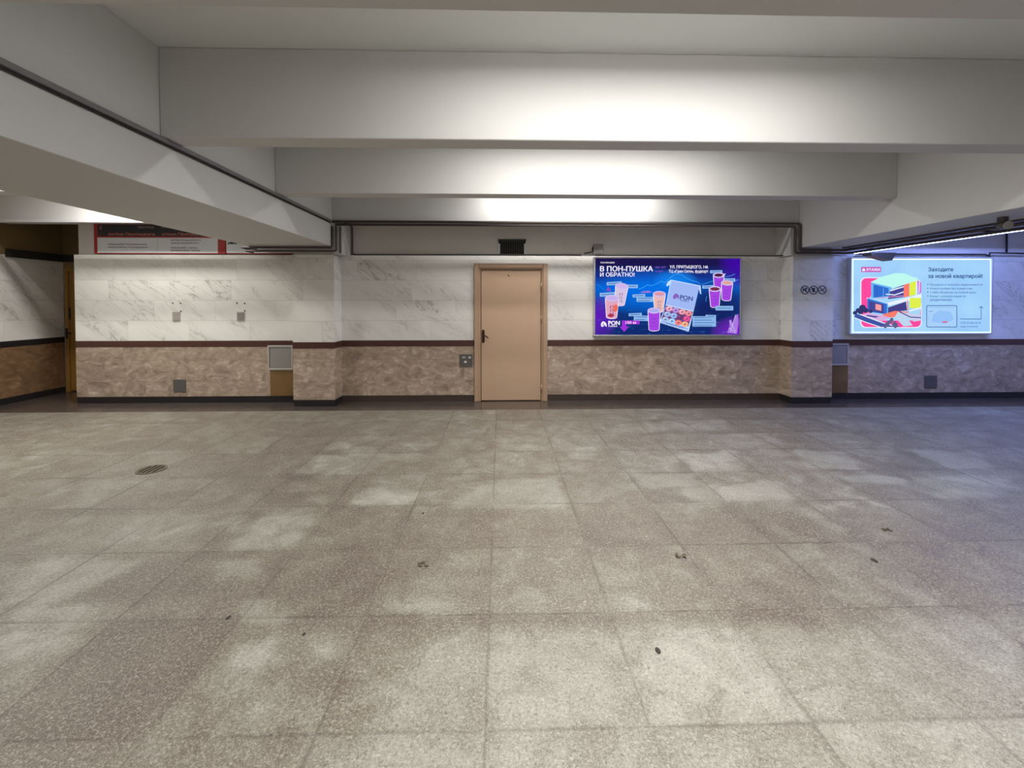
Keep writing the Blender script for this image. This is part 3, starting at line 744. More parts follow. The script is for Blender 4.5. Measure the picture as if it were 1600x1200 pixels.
# prohibition signs
def prohibition(px, py, kind, label):
    p = atY(px, py, 6.699); r = .068
    o = empty('prohibition_sign', (p.x, 6.699, p.z - r), label, 'sign', 'round prohibition signs')
    def pt(u, v, d=0.0): return (p.x + u * r, 6.6965 - d, p.z + v * r)
    b = MB(); b.tube([(p.x, 6.6965, p.z), (p.x, 6.700, p.z)], r, M['sign_white'], 32); b.build('disc', o)
    b = MB(); n = 36
    for i in range(n):
        a0, a1 = 2 * math.pi * i / n, 2 * math.pi * (i + 1) / n
        b.face([pt(math.cos(a0) * q, math.sin(a0) * q, .0006) for q in (.82, 1.0)] + [pt(math.cos(a1) * q, math.sin(a1) * q, .0006) for q in (1.0, .82)], M['ink'])
    s = .707
    b.face([pt(-s * .85 - .06, s * .85 - .06, .0012), pt(s * .85 - .06, -s * .85 - .06, .0012), pt(s * .85 + .06, -s * .85 + .06, .0012), pt(-s * .85 + .06, s * .85 + .06, .0012)], M['ink'])
    b.build('ring', o)
    b = MB()
    def poly(l): b.face([pt(u, v, .0009) for u, v in l], M['ink'])
    def disc(u, v, q): poly([(u + q * math.cos(t), v + q * math.sin(t)) for t in [i * math.pi / 6 for i in range(12)]])
    if kind == 0:       # dog
        poly([(-.55, .05), (.2, .12), (.35, .45), (.12, .52), (.05, .30), (-.0, .15)]); poly([(.15, .25), (.25, .62), (.45, .50), (.60, .38), (.35, .22)])
        poly([(-.55, .08), (-.5, -.45), (-.36, -.45), (-.3, -.12), (.05, -.12), (.1, -.48), (.25, -.48), (.32, .25), (-.1, .15)])
        poly([(-.5, .05), (-.66, .32), (-.58, .34), (-.42, .1)])
    elif kind == 1:     # cup with straw
        poly([(-.35, .35), (.30, .35), (.18, -.45), (-.22, -.45)]); poly([(-.42, .36), (.38, .36), (.36, .46), (-.40, .46)]); poly([(.02, .46), (.10, .46), (.30, .70), (.22, .74)])
    else:               # burning cigarette
        poly([(-.62, -.22), (-.55, -.38), (.62, .22), (.55, .38)]); poly([(.55, .45), (.62, .40), (.70, .56), (.60, .66), (.66, .78), (.56, .70), (.50, .58)])
    b.build('pictogram', o)
prohibition(1257.5, 453, 0, 'round no dogs sign on the pilaster, farthest from the pale light box')
prohibition(1271, 453.3, 1, 'round no drinks sign between the other two prohibition signs')
prohibition(1284.5, 453, 2, 'round no smoking sign on the pilaster, closest to the pale light box')

# ------------------------------------------------------------------ direction signs over the white marble
YS = 7.02
def sq(x0, y0, x1, y1, lay): 
    y = YS - lay * .0012
    p0 = atY(x0, y0, y); p1 = atY(x1, y1, y)
    return lambda u, v: (p0.x + (p1.x - p0.x) * u, y, p1.z + (p0.z - p1.z) * v)
def rect(b, f, m): b.face([f(0, 0), f(1, 0), f(1, 1), f(0, 1)], m)
p0 = atY(146, 349.5, YS); p1 = atY(352, 397, YS)
o = empty('direction_sign', ((p0.x + p1.x) / 2, 7.05, p1.z), 'long red framed direction sign with black and white panels above the marble', 'sign')
b = MB(); b.box((p0.x, YS, p1.z), (p1.x, YU, p0.z), M['sign_red'], .004); b.build('frame', o)
b = MB(); rect(b, sq(152, 350.5, 341.5, 369.8, 1), M['sign_black']); b.build('black_panel', o)
b = MB(); rect(b, sq(152, 371.2, 340.5, 395.6, 1), M['sign_white']); rect(b, sq(245.8, 374, 246.6, 392.5, 2), M['sign_dim']); b.build('white_panel', o)
b = MB()
f = sq(155, 352.2, 159.5, 359.2, 2)
b.face([f(0, .5), f(.85, 1), f(1, .85), f(.35, .5)], M['sign_redtext']); b.face([f(0, .5), f(.35, .5), f(1, .15), f(.85, 0)], M['sign_redtext']); b.build('arrow', o)
b = MB(); b.text('ВЫХАД', sq(216, 353.2, 240.5, 357.4, 2), M['sign_dim'], .01); b.build('text_line', o)
b = MB(); b.text('ВЫХОД', sq(252, 353.2, 276, 357.4, 2), M['sign_dim'], .01); b.build('text_line', o)
b = MB(); b.text('вуліца Прытыцкага', sq(169.5, 363.6, 241.5, 368.6, 2), M['sign_redtext'], .012); b.build('text_line', o)
b = MB(); b.text('улица Притыцкого', sq(253, 363.6, 324, 368.6, 2), M['sign_redtext'], .012); b.build('text_line', o)
b = MB(); b.text('мікрараён Кунцаўшчына', sq(169, 380.0, 229, 383.6, 2), M['sign_dark'], .02); b.build('text_line', o)
b = MB(); b.text('микрорайон Кунцевщина', sq(169, 384.6, 230.5, 388.2, 2), M['sign_dark'], .02); b.build('text_line', o)
b = MB(); b.text('вуліца Бурдзейнага', sq(267, 373.4, 313.5, 377.0, 2), M['sign_dark'], .02); b.build('text_line', o)
b = MB(); b.text('улица Бурдейного', sq(267, 378.0, 311, 381.6, 2), M['sign_dark'], .02); b.build('text_line', o)
b = MB(); b.text('мікрараён Захад', sq(267, 385.6, 308, 389.0, 2), M['sign_dark'], .02); b.build('text_line', o)
b = MB(); b.text('микрорайон Запад', sq(267, 389.8, 312.5, 393.2, 2), M['sign_dark'], .02); b.build('text_line', o)

p0 = atY(352.5, 349.5, YS); p1 = atY(462, 397, YS)
o = empty('direction_sign', ((p0.x + p1.x) / 2, 7.05, p1.z), 'white sign with black pictogram mostly hidden by the girder', 'sign')
b = MB(); b.box((p0.x, YS, p1.z), (p1.x, YU, p0.z), M['sign_red'], .004); b.build('frame', o)
b = MB(); rect(b, sq(353.2, 351, 460, 395.6, 1), M['sign_white']); b.build('white_panel', o)
b = MB()
f = sq(355, 375.5, 370, 382.5, 2)
b.face([f(0, .1), f(.12, .5), f(.3, .55), f(.45, 1), f(.62, .9), f(.75, .5), f(1, .3), f(1, .12), f(.8, .12), f(.72, .35), f(.6, .1), f(.35, .1), f(.28, .35), f(.18, .1)], M['ink'])
rect(b, sq(389.5, 384, 402, 392, 2), M['sign_dark'])
b.build('pictogram', o)

# ------------------------------------------------------------------ light boxes
def E(key, rgb, s=1.0):
    k = 'print_' + key
    if k not in M: M[k] = emit(k, lin(rgb), s)
    return M[k]
def box_frame(o, x0, y0, x1, y1, mat, yf, wpx=2.2):
    p0 = atY(x0, y0, yf); p1 = atY(x1, y1, yf); q0 = atY(x0 + wpx, y0 + wpx, yf); q1 = atY(x1 - wpx, y1 - wpx, yf)
    b = MB()
    b.box((p0.x, yf, q0.z), (p1.x, D, p0.z), mat, .004); b.box((p0.x, yf, p1.z), (p1.x, D, q1.z), mat, .004)
    b.box((p0.x, yf, q1.z), (q0.x, D, q0.z), mat, .004); b.box((q1.x, yf, q1.z), (p1.x, D, q0.z), mat, .004)
    b.build('frame', o)
    return q0, q1
class Print:
    """printed layer drawing on a light-box sheet; coordinates are those of an enlarged view of the sheet"""
    def __init__(s, ox, oy, k, yf): s.ox, s.oy, s.k, s.yf, s.lay = ox, oy, k, yf, 0; s.b = MB(); s.t = []
    def p(s, x, y): 
        return atY(s.ox + x * s.k, s.oy + y * s.k, s.yf - s.lay * .00025)
    def poly(s, pts, m): s.lay += 1; s.b.face([s.p(*q) for q in pts], m)
    def ell(s, cx, cy, rx, ry, m, rot=0.0, n=20):
        c, d = math.cos(rot), math.sin(rot)
        s.poly([(cx + rx * math.cos(t) * c - ry * math.sin(t) * d, cy + rx * math.cos(t) * d + ry * math.sin(t) * c) for t in [2 * math.pi * i / n for i in range(n)]], m)
    def line(s, pts, wd, m):
        s.lay += 1
        for (x0, y0), (x1, y1) in zip(pts, pts[1:]):
            L = math.hypot(x1 - x0, y1 - y0) or 1; nx, ny = -(y1 - y0) / L * wd / 2, (x1 - x0) / L * wd / 2
            s.b.face([s.p(x0 + nx, y0 + ny), s.p(x1 + nx, y1 + ny), s.p(x1 - nx, y1 - ny), s.p(x0 - nx, y0 - ny)], m)
    def text(s, body, x0, y0, x1, y1, m, bold=0.0, rot=0.0, shear=0.0, part=True):
        s.lay += 1; cx, cy = x0, y1; c, d = math.cos(rot), math.sin(rot)
        def place(u, v):
            dx, dy = (x1 - x0) * u, -(y1 - y0) * v
            return s.p(cx + dx * c - dy * d, cy + dx * d + dy * c)
        q = s.b if part is False else MB()
        q.text(body, place, m, bold * .8, shear)
        if part: s.t.append(q)
    def rrect(s, x0, y0, x1, y1, r, m, rot=0.0):
        pts = []
        for cx, cy, a0 in ((x1 - r, y1 - r, 0), (x0 + r, y1 - r, 90), (x0 + r, y0 + r, 180), (x1 - r, y0 + r, 270)):
            for i in range(5):
                t = math.radians(a0 + i * 22.5); pts.append((cx + r * math.cos(t), cy + r * math.sin(t)))
        mx, my = (x0 + x1) / 2, (y0 + y1) / 2; c, d = math.cos(rot), math.sin(rot)
        s.poly([(mx + (x - mx) * c - (y - my) * d, my + (x - mx) * d + (y - my) * c) for x, y in pts], m)

# --- purple and blue poster
YL = 6.915
o = empty('light_box', (2.64, D, 1.03), 'purple and blue backlit poster with cups and doughnut box', 'light box')
q0, q1 = box_frame(o, 928.3, 401.3, 1158, 525.0, M['alu'], YL - .008)
def poster_bg():
    k = NT('print_night_background'); x, y, z = k.sep(k.pos())
    u = k.math('DIVIDE', k.math('SUBTRACT', x, q0.x), q1.x - q0.x); v = k.math('DIVIDE', k.math('SUBTRACT', z, q1.z), q0.z - q1.z)
    c = k.ramp(v, [(0.0, lin((18, 40, 110))), (0.25, lin((14, 50, 120))), (0.48, lin((12, 70, 160))), (0.62, lin((8, 95, 205))), (0.76, lin((22, 50, 140))), (0.92, lin((28, 22, 76)))])
    def blob(cu, cv, ru, rv, col, c_in, amt=1.0):
        du = k.math('DIVIDE', k.math('SUBTRACT', u, cu), ru); dv = k.math('DIVIDE', k.math('SUBTRACT', v, cv), rv)
        r = k.math('ADD', k.math('MULTIPLY', du, du), k.math('MULTIPLY', dv, dv))
        f = k.math('MULTIPLY', k.math('SUBTRACT', 1.0, r, clamp=True), amt)
        return k.mix(f, c_in, lin(col))
    c = blob(.38, .56, .42, .32, (0, 120, 245), c, .65)
    c = blob(.55, .72, .16, .14, (20, 140, 250), c, .7)
    c = blob(.82, .38, .28, .36, (20, 30, 92), c, .9)
    c = blob(.0, .22, .17, .30, (95, 25, 185), c, .95)
    c = blob(1.0, .95, .16, .35, (62, 10, 165), c, 1.0)
    c = blob(.97, .03, .18, .22, (120, 30, 200), c, .8)
    n = k.noise(k.comb(k.math('MULTIPLY', u, 14.0), k.math('MULTIPLY', v, 40.0), 0.0), 1.0, 5, .6)
    low = k.math('SUBTRACT', 1.0, k.math('DIVIDE', v, .5), clamp=True)
    c = k.mix(k.math('MULTIPLY', k.ramp(n, [(0.58, 0.0), (0.72, 1.0)]), k.math('MULTIPLY', low, .55)), c, lin((70, 150, 230)))
    e = k.n('ShaderNodeEmission'); k.l(c, e.inputs[0]); e.inputs[1].default_value = 1.0
    k.l(e.outputs[0], k.out.inputs[0]); return k.m
b = MB(); b.box((q0.x, YL, q1.z), (q1.x, D - .001, q0.z), poster_bg()); b.build('poster_sheet', o)
g = Print(900, 380, .175, YL - .0005)
W1 = E('white', (245, 240, 255)); LB = E('pale_blue', (165, 195, 245)); LB2 = E('label_blue', (140, 185, 235)); GL_ = E('glow_line', (60, 165, 245))
PU = E('purple', (165, 70, 225)); PU2 = E('deep_purple', (120, 45, 190)); PK = E('pink', (235, 150, 190)); DK = E('dark_blue', (60, 75, 150)); LV = E('lavender', (205, 190, 240))
g.line([(182, 372), (205, 375), (235, 405), (262, 425)], 5, E('blue_line', (35, 125, 220)))
g.line([(560, 412), (600, 395), (640, 370), (665, 382), (700, 372), (760, 340), (795, 352), (830, 320), (870, 285), (905, 274), (945, 282), (985, 310), (1035, 335), (1080, 345), (1110, 365)], 5, GL_)
g.line([(720, 410), (760, 390), (820, 345)], 4, E('blue_line', (35, 125, 220)))
g.line([(1120, 372), (1180, 350), (1230, 335)], 4, GL_); g.line([(1330, 300), (1380, 292), (1420, 275)], 4, GL_); g.line([(1400, 345), (1450, 325)], 5, GL_)
g.poly([(268, 425), (285, 388), (300, 400), (318, 428)], E('violet', (125, 80, 200)))
g.poly([(570, 440), (600, 428), (650, 424), (680, 438), (640, 444)], E('mauve', (150, 120, 215)))
# text
g.text('пончиковая', 220, 167, 343, 180, W1, .01)
g.text('В ПОН-ПУШКА', 216, 205, 686, 251, W1, .035)
g.text('И ОБРАТНО!', 216, 261, 522, 298, W1, .03)
g.text('мы тут!', 710, 205, 800, 226, E('violet_text', (150, 95, 220)), .01)
g.text('и тут!', 710, 243, 776, 262, E('violet_text', (150, 95, 220)), .01)
g.text('УЛ. ПРИТЫЦКОГО, 146', 838, 198, 1178, 230, W1, .03)
g.text('ТЦ «Грин Сити», фудкорт', 828, 237, 1180, 270, W1, .03)
def strip(x0, y0, x1, y1, rot=0.0, words=1):
    g.rrect(x0, y0, x1, y1, 4, LB2, rot)
    for i in range(words):
        yy = y0 + (y1 - y0) * (i + .5) / words
        g.rrect(x0 + 14, yy - 3, x1 - 14 - 20 * (i % 2), yy + 3, 2, E('strip_ink', (75, 105, 180)), rot)
def cup(cx, y0, y1, rt, rb, body, rim, fill, rot=0.0, mark=None, ink=None):
    c, d = math.cos(rot), math.sin(rot); my = (y0 + y1) / 2
    R = lambda x, y: (cx + (x - cx) * c - (y - my) * d, my + (x - cx) * d + (y - my) * c)
    bot = [R(cx + rb * math.cos(t), y1 - rb * .28 + rb * .28 * math.sin(t)) for t in [math.pi * i / 10 for i in range(11)]]
    out = [R(cx + (rb + 5) * math.cos(t), y1 - rb * .28 + (rb * .28 + 5) * math.sin(t)) for t in [math.pi * i / 10 for i in range(11)]]
    g.poly([R(cx + rt + 4, y0 + rt * .3)] + out + [R(cx - rt - 4, y0 + rt * .3)], W1)
    g.poly([R(cx + rt - 2, y0 + rt * .3)] + bot + [R(cx - rt + 2, y0 + rt * .3)], body)
    e = R(cx, y0 + rt * .36)
    g.ell(e[0], e[1], rt + 5, rt * .42 + 4, rim, rot); g.ell(e[0], e[1], rt * .82, rt * .30, fill, rot)
    if mark:
        m0 = R(cx - rb * .42, y0 + (y1 - y0) * .58)
        for i, ch in enumerate(mark):
            yy = y0 + (y1 - y0) * (.45 + .15 * i)
            q = R(cx - rb * .35, yy)
            g.text(ch, q[0], q[1], q[0] + rb * .7, q[1] + (y1 - y0) * .11, ink, .03, part=False)
    else:
        for i in range(3):
            yy = y0 + (y1 - y0) * (.45 + .16 * i)
            g.line([R(cx - rb * .55, yy), R(cx + rb * .1, yy + 10), R(cx + rb * .5, yy - 6)], 3.5, PU2)
CREAM = E('cream_drink', (215, 195, 225)); ICE = E('iced_pink', (225, 165, 190)); PEACH = E('peach_drink', (235, 185, 180)); COF = E('coffee', (75, 30, 65)); LAT = E('latte', (225, 165, 150)); ORA = E('berry', (235, 110, 95))
strip(273, 344, 408, 374, -.06); strip(440, 370, 552, 402, .0); strip(212, 440, 352, 474, -.06)
cup(400, 362, 556, 56, 40, CREAM, LV, E('cream_top', (205, 180, 235)), .12, 'ПОН', E('cup_ink', (150, 120, 165)))
cup(320, 470, 672, 60, 44, ICE, LV, E('foam_top', (200, 175, 235)), .03, 'ПОН', E('berry_ink', (150, 60, 110)))
g.ell(352, 580, 22, 34, ORA, .2); g.ell(312, 645, 28, 16, E('berry_dark', (170, 55, 85)))
strip(505, 455, 618, 482, -.06); strip(540, 480, 690, 524, .0, 2)
cup(742, 434, 615, 54, 36, PEACH, LV, E('peach_top', (220, 150, 165)), .04, 'ПОН', E('cup_ink', (150, 120, 165)))
strip(470, 624, 588, 650, -.05); strip(516, 646, 650, 694, .02, 2)
# doughnut box
BOX = E('box_blue', (160, 185, 245)); BOXE = E('box_edge', (195, 225, 255))
g.poly([(848, 326), (1112, 378), (1118, 455), (1108, 452), (1098, 405), (1006, 790), (742, 708), (800, 560), (838, 372), (812, 386), (806, 372), (820, 345)], BOXE)
g.poly([(852, 334), (1104, 384), (1048, 604), (806, 548), (846, 370)], BOX)
g.poly([(804, 556), (1046, 612), (1002, 744), (762, 678)], E('box_inside', (120, 70, 130)))
g.poly([(760, 690), (998, 756), (1002, 780), (750, 706)], BOX)
g.text('пончиковая пушка', 800, 704, 960, 722, DK, .01, .27)
DON = [(232, 170, 200), (180, 140, 215), (240, 160, 170), (235, 140, 150), (160, 185, 235), (150, 185, 240), (110, 60, 110), (235, 80, 150), (165, 190, 235), (160, 205, 250), (240, 130, 120), (245, 175, 130)]
k_ = 0
for r in range(3):
    for c_ in range(4):
        x = 832 + c_ * 58 - r * 17; y = 585 + r * 48 + c_ * 14
        g.ell(x, y, 31, 24, E('doughnut%d' % k_, DON[k_])); g.ell(x - 6, y - 6, 14, 8, E('glaze%d' % k_, tuple(min(255, v + 28) for v in DON[k_])), .3)
        g.ell(x, y, 8, 6, E('doughnut_hole', (90, 50, 110))); k_ += 1
def logo(x, y, s, m, rot=0.0):
    g.ell(x, y, 17 * s, 27 * s, m, .35 + rot); g.ell(x + 3 * s, y + 4 * s, 4.5 * s, 14 * s, E('logo_gap', (110, 110, 190)), .25 + rot); g.ell(x + 26 * s, y + 4 * s, 8 * s, 22 * s, m, -.3 + rot)
logo(886, 474, 1.0, E('logo_violet', (140, 95, 190)), .2); g.text('PON', 928, 462, 1040, 500, DK, .04, .14); g.text('PUSHKA', 930, 502, 1006, 516, DK, .02, .14)
cup(697, 582, 782, 54, 44, PU, LV, E('foam_blue', (170, 175, 235)), .0)
strip(1040, 652, 1250, 744, .0, 4); strip(1156, 640, 1250, 664, .04)
strip(1196, 242, 1306, 268, -.02); strip(1310, 314, 1422, 344, .0); strip(1128, 376, 1240, 404, -.04)
cup(1274, 268, 425, 48, 36, PU, LV, COF, .0); g.line([(1300, 300), (1335, 272)], 6, W1)
cup(1346, 336, 512, 50, 38, PU, LV, LAT, .05); cup(1240, 390, 572, 52, 36, PU, LV, E('tea', (120, 45, 75)), .0)
strip(1246, 560, 1404, 600, .0)
g.line([(1158, 520), (1162, 490), (1168, 476)], 4, GL_)
# crystals
for pts in ([(1380, 790), (1420, 650), (1448, 632), (1453, 700), (1440, 800)], [(1372, 760), (1368, 690), (1385, 682), (1430, 790), (1400, 805)], [(1350, 800), (1366, 752), (1400, 770), (1440, 808)]):
    g.poly(pts, E('crystal', (170, 120, 225)))
g.line([(1380, 790), (1425, 640)], 5, LV); g.line([(1372, 690), (1425, 790)], 5, LV); g.line([(1366, 755), (1430, 805)], 4, LV); g.line([(1448, 632), (1440, 800)], 4, PU)
# bottom logo and arrow
logo(240, 722, .95, W1); g.text('PON', 290, 694, 390, 730, W1, .05); g.text('PUSHKA', 290, 734, 370, 748, W1, .03)
g.poly([(410, 690), (568, 690), (568, 724), (450, 724), (450, 745), (474, 745), (430, 792), (388, 745), (410, 745)], E('arrow_purple', (160, 50, 215)))
g.text('150 м', 444, 697, 535, 720, E('arrow_text', (255, 215, 240)), .03)
g.b.build('printed_artwork', o); [t.build('text_line', o) for t in g.t]

# --- pale blue poster
o = empty('light_box', (6.75, D, 1.03), 'pale blue glowing poster with a drawn modern house and text', 'light box')
q0, q1 = box_frame(o, 1329.5, 402.0, 1550.5, 522.2, M['alu'], YL - .008, 1.6)
def pale_bg():
    k = NT('print_pale_background'); p = k.pos(); x, y, z = k.sep(p)
    u = k.math('DIVIDE', k.math('SUBTRACT', x, q0.x), q1.x - q0.x); v = k.math('DIVIDE', k.math('SUBTRACT', z, q1.z), q0.z - q1.z)
    n = k.noise(p, 2.2, 3, .5)
    c = k.mix(n, lin((140, 190, 248)), lin((178, 226, 255)))
    e = k.n('ShaderNodeEmission'); k.l(c, e.inputs[0]); e.inputs[1].default_value = 1.0
    k.l(e.outputs[0], k.out.inputs[0]); return k.m
b = MB(); b.box((q0.x, YL, q1.z), (q1.x, D - .001, q0.z), pale_bg()); b.build('poster_sheet', o)
bl = bpy.data.lights.new('light_box_glow', 'AREA'); bl.shape = 'RECTANGLE'; bl.size = q1.x - q0.x - .02; bl.size_y = q0.z - q1.z - .02
bl.energy = 125.0; bl.color = (0.38, 0.48, 1.0)
bo = bpy.data.objects.new('light_box_glow', bl); COL.objects.link(bo); bo.parent = o
bo.location = ((q0.x + q1.x) / 2 - 6.75, YL - .0 - .002 - D + .0, (q0.z + q1.z) / 2 - 1.03); bo.rotation_euler = (math.pi / 2, 0, 0)
g = Print(1300, 380, .175, YL - .0045)
EDGE = E('bright_edge', (225, 248, 255), 1.3); INK = E('ink_blue', (45, 75, 140)); INK2 = E('ink_soft', (80, 115, 180)); MAG = E('magenta', (255, 75, 160)); MINT = E('mint', (190, 250, 240))
WH = E('print_white', (232, 242, 255)); BLU = E('house_blue', (50, 110, 210)); BLU2 = E('house_blue_light', (110, 180, 245)); NAV = E('navy', (72, 72, 150)); ORG = E('orange', (250, 125, 110)); LIM = E('lime', (225, 240, 75)); SAL = E('salmon', (245, 160, 165))
for pts in ([(180, 137), (1421, 137), (1421, 149), (180, 149)], [(180, 137), (191, 137), (191, 801), (180, 801)], [(1410, 137), (1421, 137), (1421, 801), (1410, 801)], [(180, 791), (1421, 791), (1421, 801), (180, 801)]):
    g.poly(pts, EDGE)
g.rrect(260, 212, 438, 258, 6, E('badge', (205, 80, 185)))
g.text('ЭТАЖИ', 305, 224, 428, 247, WH, .05); g.poly([(270, 250), (270, 232), (282, 222), (296, 232), (296, 250)], WH)
g.rrect(252, 304, 802, 756, 48, WH); g.rrect(262, 312, 794, 748, 42, MAG)
g.poly([(440, 300), (802, 310), (802, 500), (780, 690), (330, 690), (330, 500)], E('print_sky', (165, 215, 250)))
g.poly([(345, 348), (440, 300), (560, 268), (640, 268), (770, 322), (790, 340), (530, 400)], MINT)
g.poly([(348, 350), (530, 392), (530, 412), (515, 480), (350, 492)], BLU2); g.poly([(370, 368), (505, 402), (505, 470), (370, 486)], BLU)
g.line([(458, 400), (458, 500)], 5, BLU2); g.line([(400, 375), (400, 480)], 4, E('navy2', (40, 70, 165)))
g.poly([(520, 420), (640, 372), (640, 480), (500, 500)], NAV); g.line([(480, 455), (560, 462), (640, 435)], 9, WH); g.line([(520, 425), (640, 388)], 10, WH); g.line([(400, 492), (520, 480), (640, 470)], 6, PK)
g.poly([(640, 372), (690, 356), (690, 472), (640, 484)], ORG); g.poly([(694, 354), (752, 336), (748, 460), (690, 474)], LIM); g.poly([(760, 330), (798, 350), (798, 440), (770, 452)], E('house_pink', (215, 120, 215)))
g.line([(756, 330), (752, 465)], 9, WH); g.line([(782, 335), (778, 440)], 7, WH)
g.poly([(312, 484), (495, 532), (800, 452), (800, 490), (500, 560), (312, 500)], WH)
g.poly([(316, 492), (494, 540), (494, 636), (316, 612)], BLU); g.poly([(330, 515), (462, 545), (462, 628), (330, 600)], NAV); g.poly([(388, 540), (440, 552), (440, 605), (388, 592)], SAL)
g.line([(320, 492), (496, 542), (494, 636)], 9, BLU2)
g.poly([(500, 575), (660, 520), (670, 600), (560, 612), (500, 636)], E('dusk', (70, 65, 135))); g.line([(672, 510), (676, 600)], 9, ORG)
g.rrect(694, 488, 794, 580, 8, LIM); g.line([(690, 605), (800, 575)], 14, WH)
g.poly([(440, 640), (560, 605), (690, 612), (640, 640), (520, 665)], ORG)
g.poly([(255, 640), (330, 620), (520, 662), (440, 700)], E('deck', (215, 175, 225))); g.poly([(320, 640), (420, 655), (390, 665), (300, 648)], NAV)
g.poly([(590, 612), (660, 650), (720, 735), (640, 742), (560, 660)], E('path', (190, 215, 240))); g.poly([(600, 612), (800, 640), (800, 690), (730, 700)], E('terrace', (200, 205, 235))); g.line([(600, 610), (700, 660), (795, 665)], 9, NAV)
g.poly([(215, 630), (440, 700), (620, 750), (420, 746), (190, 665)], E('pool', (65, 85, 165))); g.line([(190, 660), (300, 705), (430, 748)], 7, WH); g.line([(262, 640), (440, 706), (540, 735)], 8, WH)
TREE = E('tree_ink', (50, 55, 110))
for x, y, r in ((272, 575, 30), (300, 600, 26), (235, 600, 24), (205, 622, 20), (345, 608, 18), (255, 612, 26)): g.ell(x, y, r, r * .85, TREE)
for x, y in ((500, 715), (530, 690), (555, 720), (480, 735), (570, 735)): g.ell(x, y, 16, 26, E('shrub_ink', (95, 95, 140)), .4)
g.text('Заходите', 860, 216, 1082, 258, INK, .035); g.text('за новой квартирой!', 858, 274, 1344, 320, INK, .035)
for i, (tx, x1) in enumerate((('Продажа и покупка недвижимости', 1345), ('Новостройки без комиссии', 1250), ('>1000 объектов на любой вкус', 1288), ('Бонус: консультация по', 1196), ('кредитованию', 1070))):
    yy = 360 + i * 34.5
    g.text(tx, 876, yy, x1, yy + 24, INK2, .02)
    if i < 4: g.ell(856, yy + 8, 5, 5, INK)
g.rrect(842, 554, 1118, 752, 14, INK2); g.rrect(849, 561, 1111, 745, 10, E('screen_blue', (168, 210, 250)))
g.line([(870, 574), (1090, 574)], 4, E('screen_line', (140, 185, 235))); g.line([(862, 610), (900, 610)], 4, INK2); g.line([(866, 640), (866, 720)], 3, E('screen_line', (140, 185, 235)))
g.poly([(900, 640), (960, 600), (1060, 612), (1090, 680), (1000, 720), (890, 700)], E('screen_soft', (150, 195, 248))); g.rrect(985, 697, 1030, 710, 4, E('red_button', (225, 95, 150)))
g.line([(1146, 676), (1332, 678), (1332, 568)], 6, INK2); g.line([(1314, 580), (1332, 564), (1350, 580)], 6, INK2)
g.text('+375 29 660 30 03', 1146, 702, 1328, 720, INK2, .01); g.text('etagi.com/minsk', 1146, 738, 1304, 752, INK, .02)
g.b.build('printed_artwork', o); [t.build('text_line', o) for t in g.t]

# ------------------------------------------------------------------ floor drain and litter
c = atZ(237, 734)
o = empty('floor_drain', (c.x, c.y, 0), 'round iron floor drain set in the stone slabs', 'drain')
R_ = .118
b = MB(); n = 32
for i in range(n):
    a0, a1 = 2 * math.pi * i / n, 2 * math.pi * (i + 1) / n
    q = [(c.x + r * math.cos(a), c.y + r * math.sin(a)) for r, a in ((R_ * .86, a0), (R_, a0), (R_, a1), (R_ * .86, a1))]
    b.prism([(x, y, .0) for x, y in q], (0, 0, .006), M['iron'])
b.build('ring', o)
b = MB(); b.tube([(c.x, c.y, .0005), (c.x, c.y, .0015)], R_ * .88, M['hole'], 28); b.build('pit', o)
b = MB()
ang = math.radians(92)
for i in range(-2, 3):
    t = i * R_ * .34; L = math.sqrt(max(0, (R_ * .87) ** 2 - t * t))
    dx, dy = math.cos(ang), math.sin(ang); nx, ny = -dy, dx
    cx, cy = c.x + nx * t, c.y + ny * t; wd = R_ * .085
    b.prism([(cx - dx * L - nx * wd, cy - dy * L - ny * wd, .0015), (cx + dx * L - nx * wd, cy + dy * L - ny * wd, .0015), (cx + dx * L + nx * wd, cy + dy * L + ny * wd, .0015), (cx - dx * L + nx * wd, cy - dy * L + ny * wd, .0015)], (0, 0, .004), M['iron'])
b.build('grate', o)

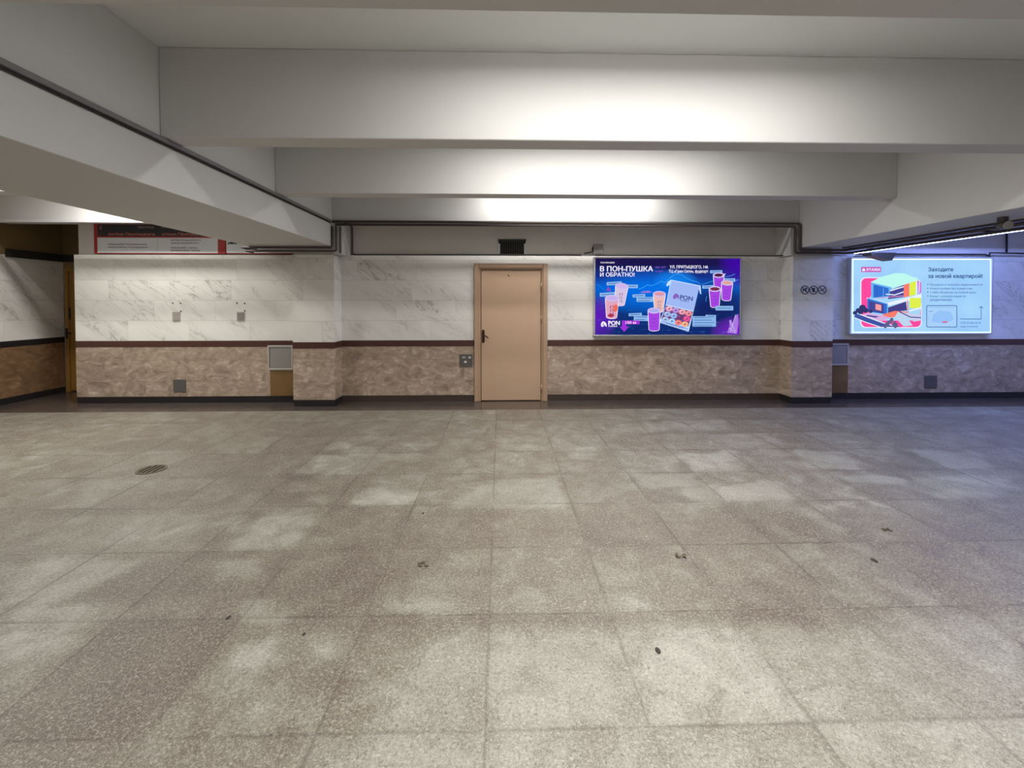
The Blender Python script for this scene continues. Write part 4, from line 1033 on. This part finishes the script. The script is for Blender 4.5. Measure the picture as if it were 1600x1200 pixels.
def litter(px, py, size, kind, label, cat):
    p = atZ(px, py); rnd = random.Random(px); b = MB()
    if kind == 'leaf':
        for k2 in range(4):
            a0 = rnd.random() * 6.28; cx, cy = p.x + rnd.uniform(-.5, .5) * size, p.y + rnd.uniform(-.4, .4) * size
            pts = []
            for i in range(11):
                t = i / 10; pts.append((t - .5, .22 * math.sin(math.pi * t) * (1 + .3 * rnd.random())))
            for i in range(9, 0, -1):
                t = i / 10; pts.append((t - .5, -.22 * math.sin(math.pi * t) * (1 + .3 * rnd.random())))
            sc = size * rnd.uniform(.5, .8)
            b.prism([(cx + sc * (u * math.cos(a0) - v * math.sin(a0)), cy + sc * (u * math.sin(a0) + v * math.cos(a0)), .002 + k2 * .002 + .004 * abs(u)) for u, v in pts], (0, 0, .0015), M['leaf_litter'])
    else:
        n1, n2 = 10, 5
        rings = []
        for j in range(n2 + 1):
            ph = math.pi / 2 * j / n2
            rings.append([(p.x + size * math.cos(ph) * math.cos(2 * math.pi * i / n1) * .6, p.y + size * math.cos(ph) * math.sin(2 * math.pi * i / n1) * rnd.uniform(.85, 1.1), size * .28 * math.sin(ph)) for i in range(n1)])
        for j in range(n2):
            for i in range(n1):
                b.face([rings[j][i], rings[j][(i + 1) % n1], rings[j + 1][(i + 1) % n1], rings[j + 1][i]], M['dirt'], True)
    tag(b.build('dry_leaf' if kind == 'leaf' else 'dirt_crumb', loc=p), label, cat)
litter(661, 883, .055, 'leaf', 'crumpled brown leaf scraps on the floor in front of the door', 'leaf')
litter(1063, 868, .055, 'leaf', 'dark leaf scraps on the floor below the purple light box', 'leaf')
litter(1385, 829, .05, 'leaf', 'faint brown leaf scraps on the floor below the pale light box', 'leaf')
litter(357, 965, .016, 'crumb', 'black crumb on the floor, nearest the bottom on the drain side', 'crumb')
litter(475, 991, .012, 'crumb', 'tiny dark crumb on the floor near the black crumb', 'crumb')
litter(1028, 1017, .020, 'crumb', 'dark crumb on the pale speckled slabs nearest the viewer', 'crumb')
litter(1366, 876, .026, 'crumb', 'flat dark crumb on the floor beneath the faint leaf scraps', 'crumb')
litter(661, 802, .013, 'crumb', 'small dark crumb on the floor just beyond the brown leaf scraps', 'crumb')
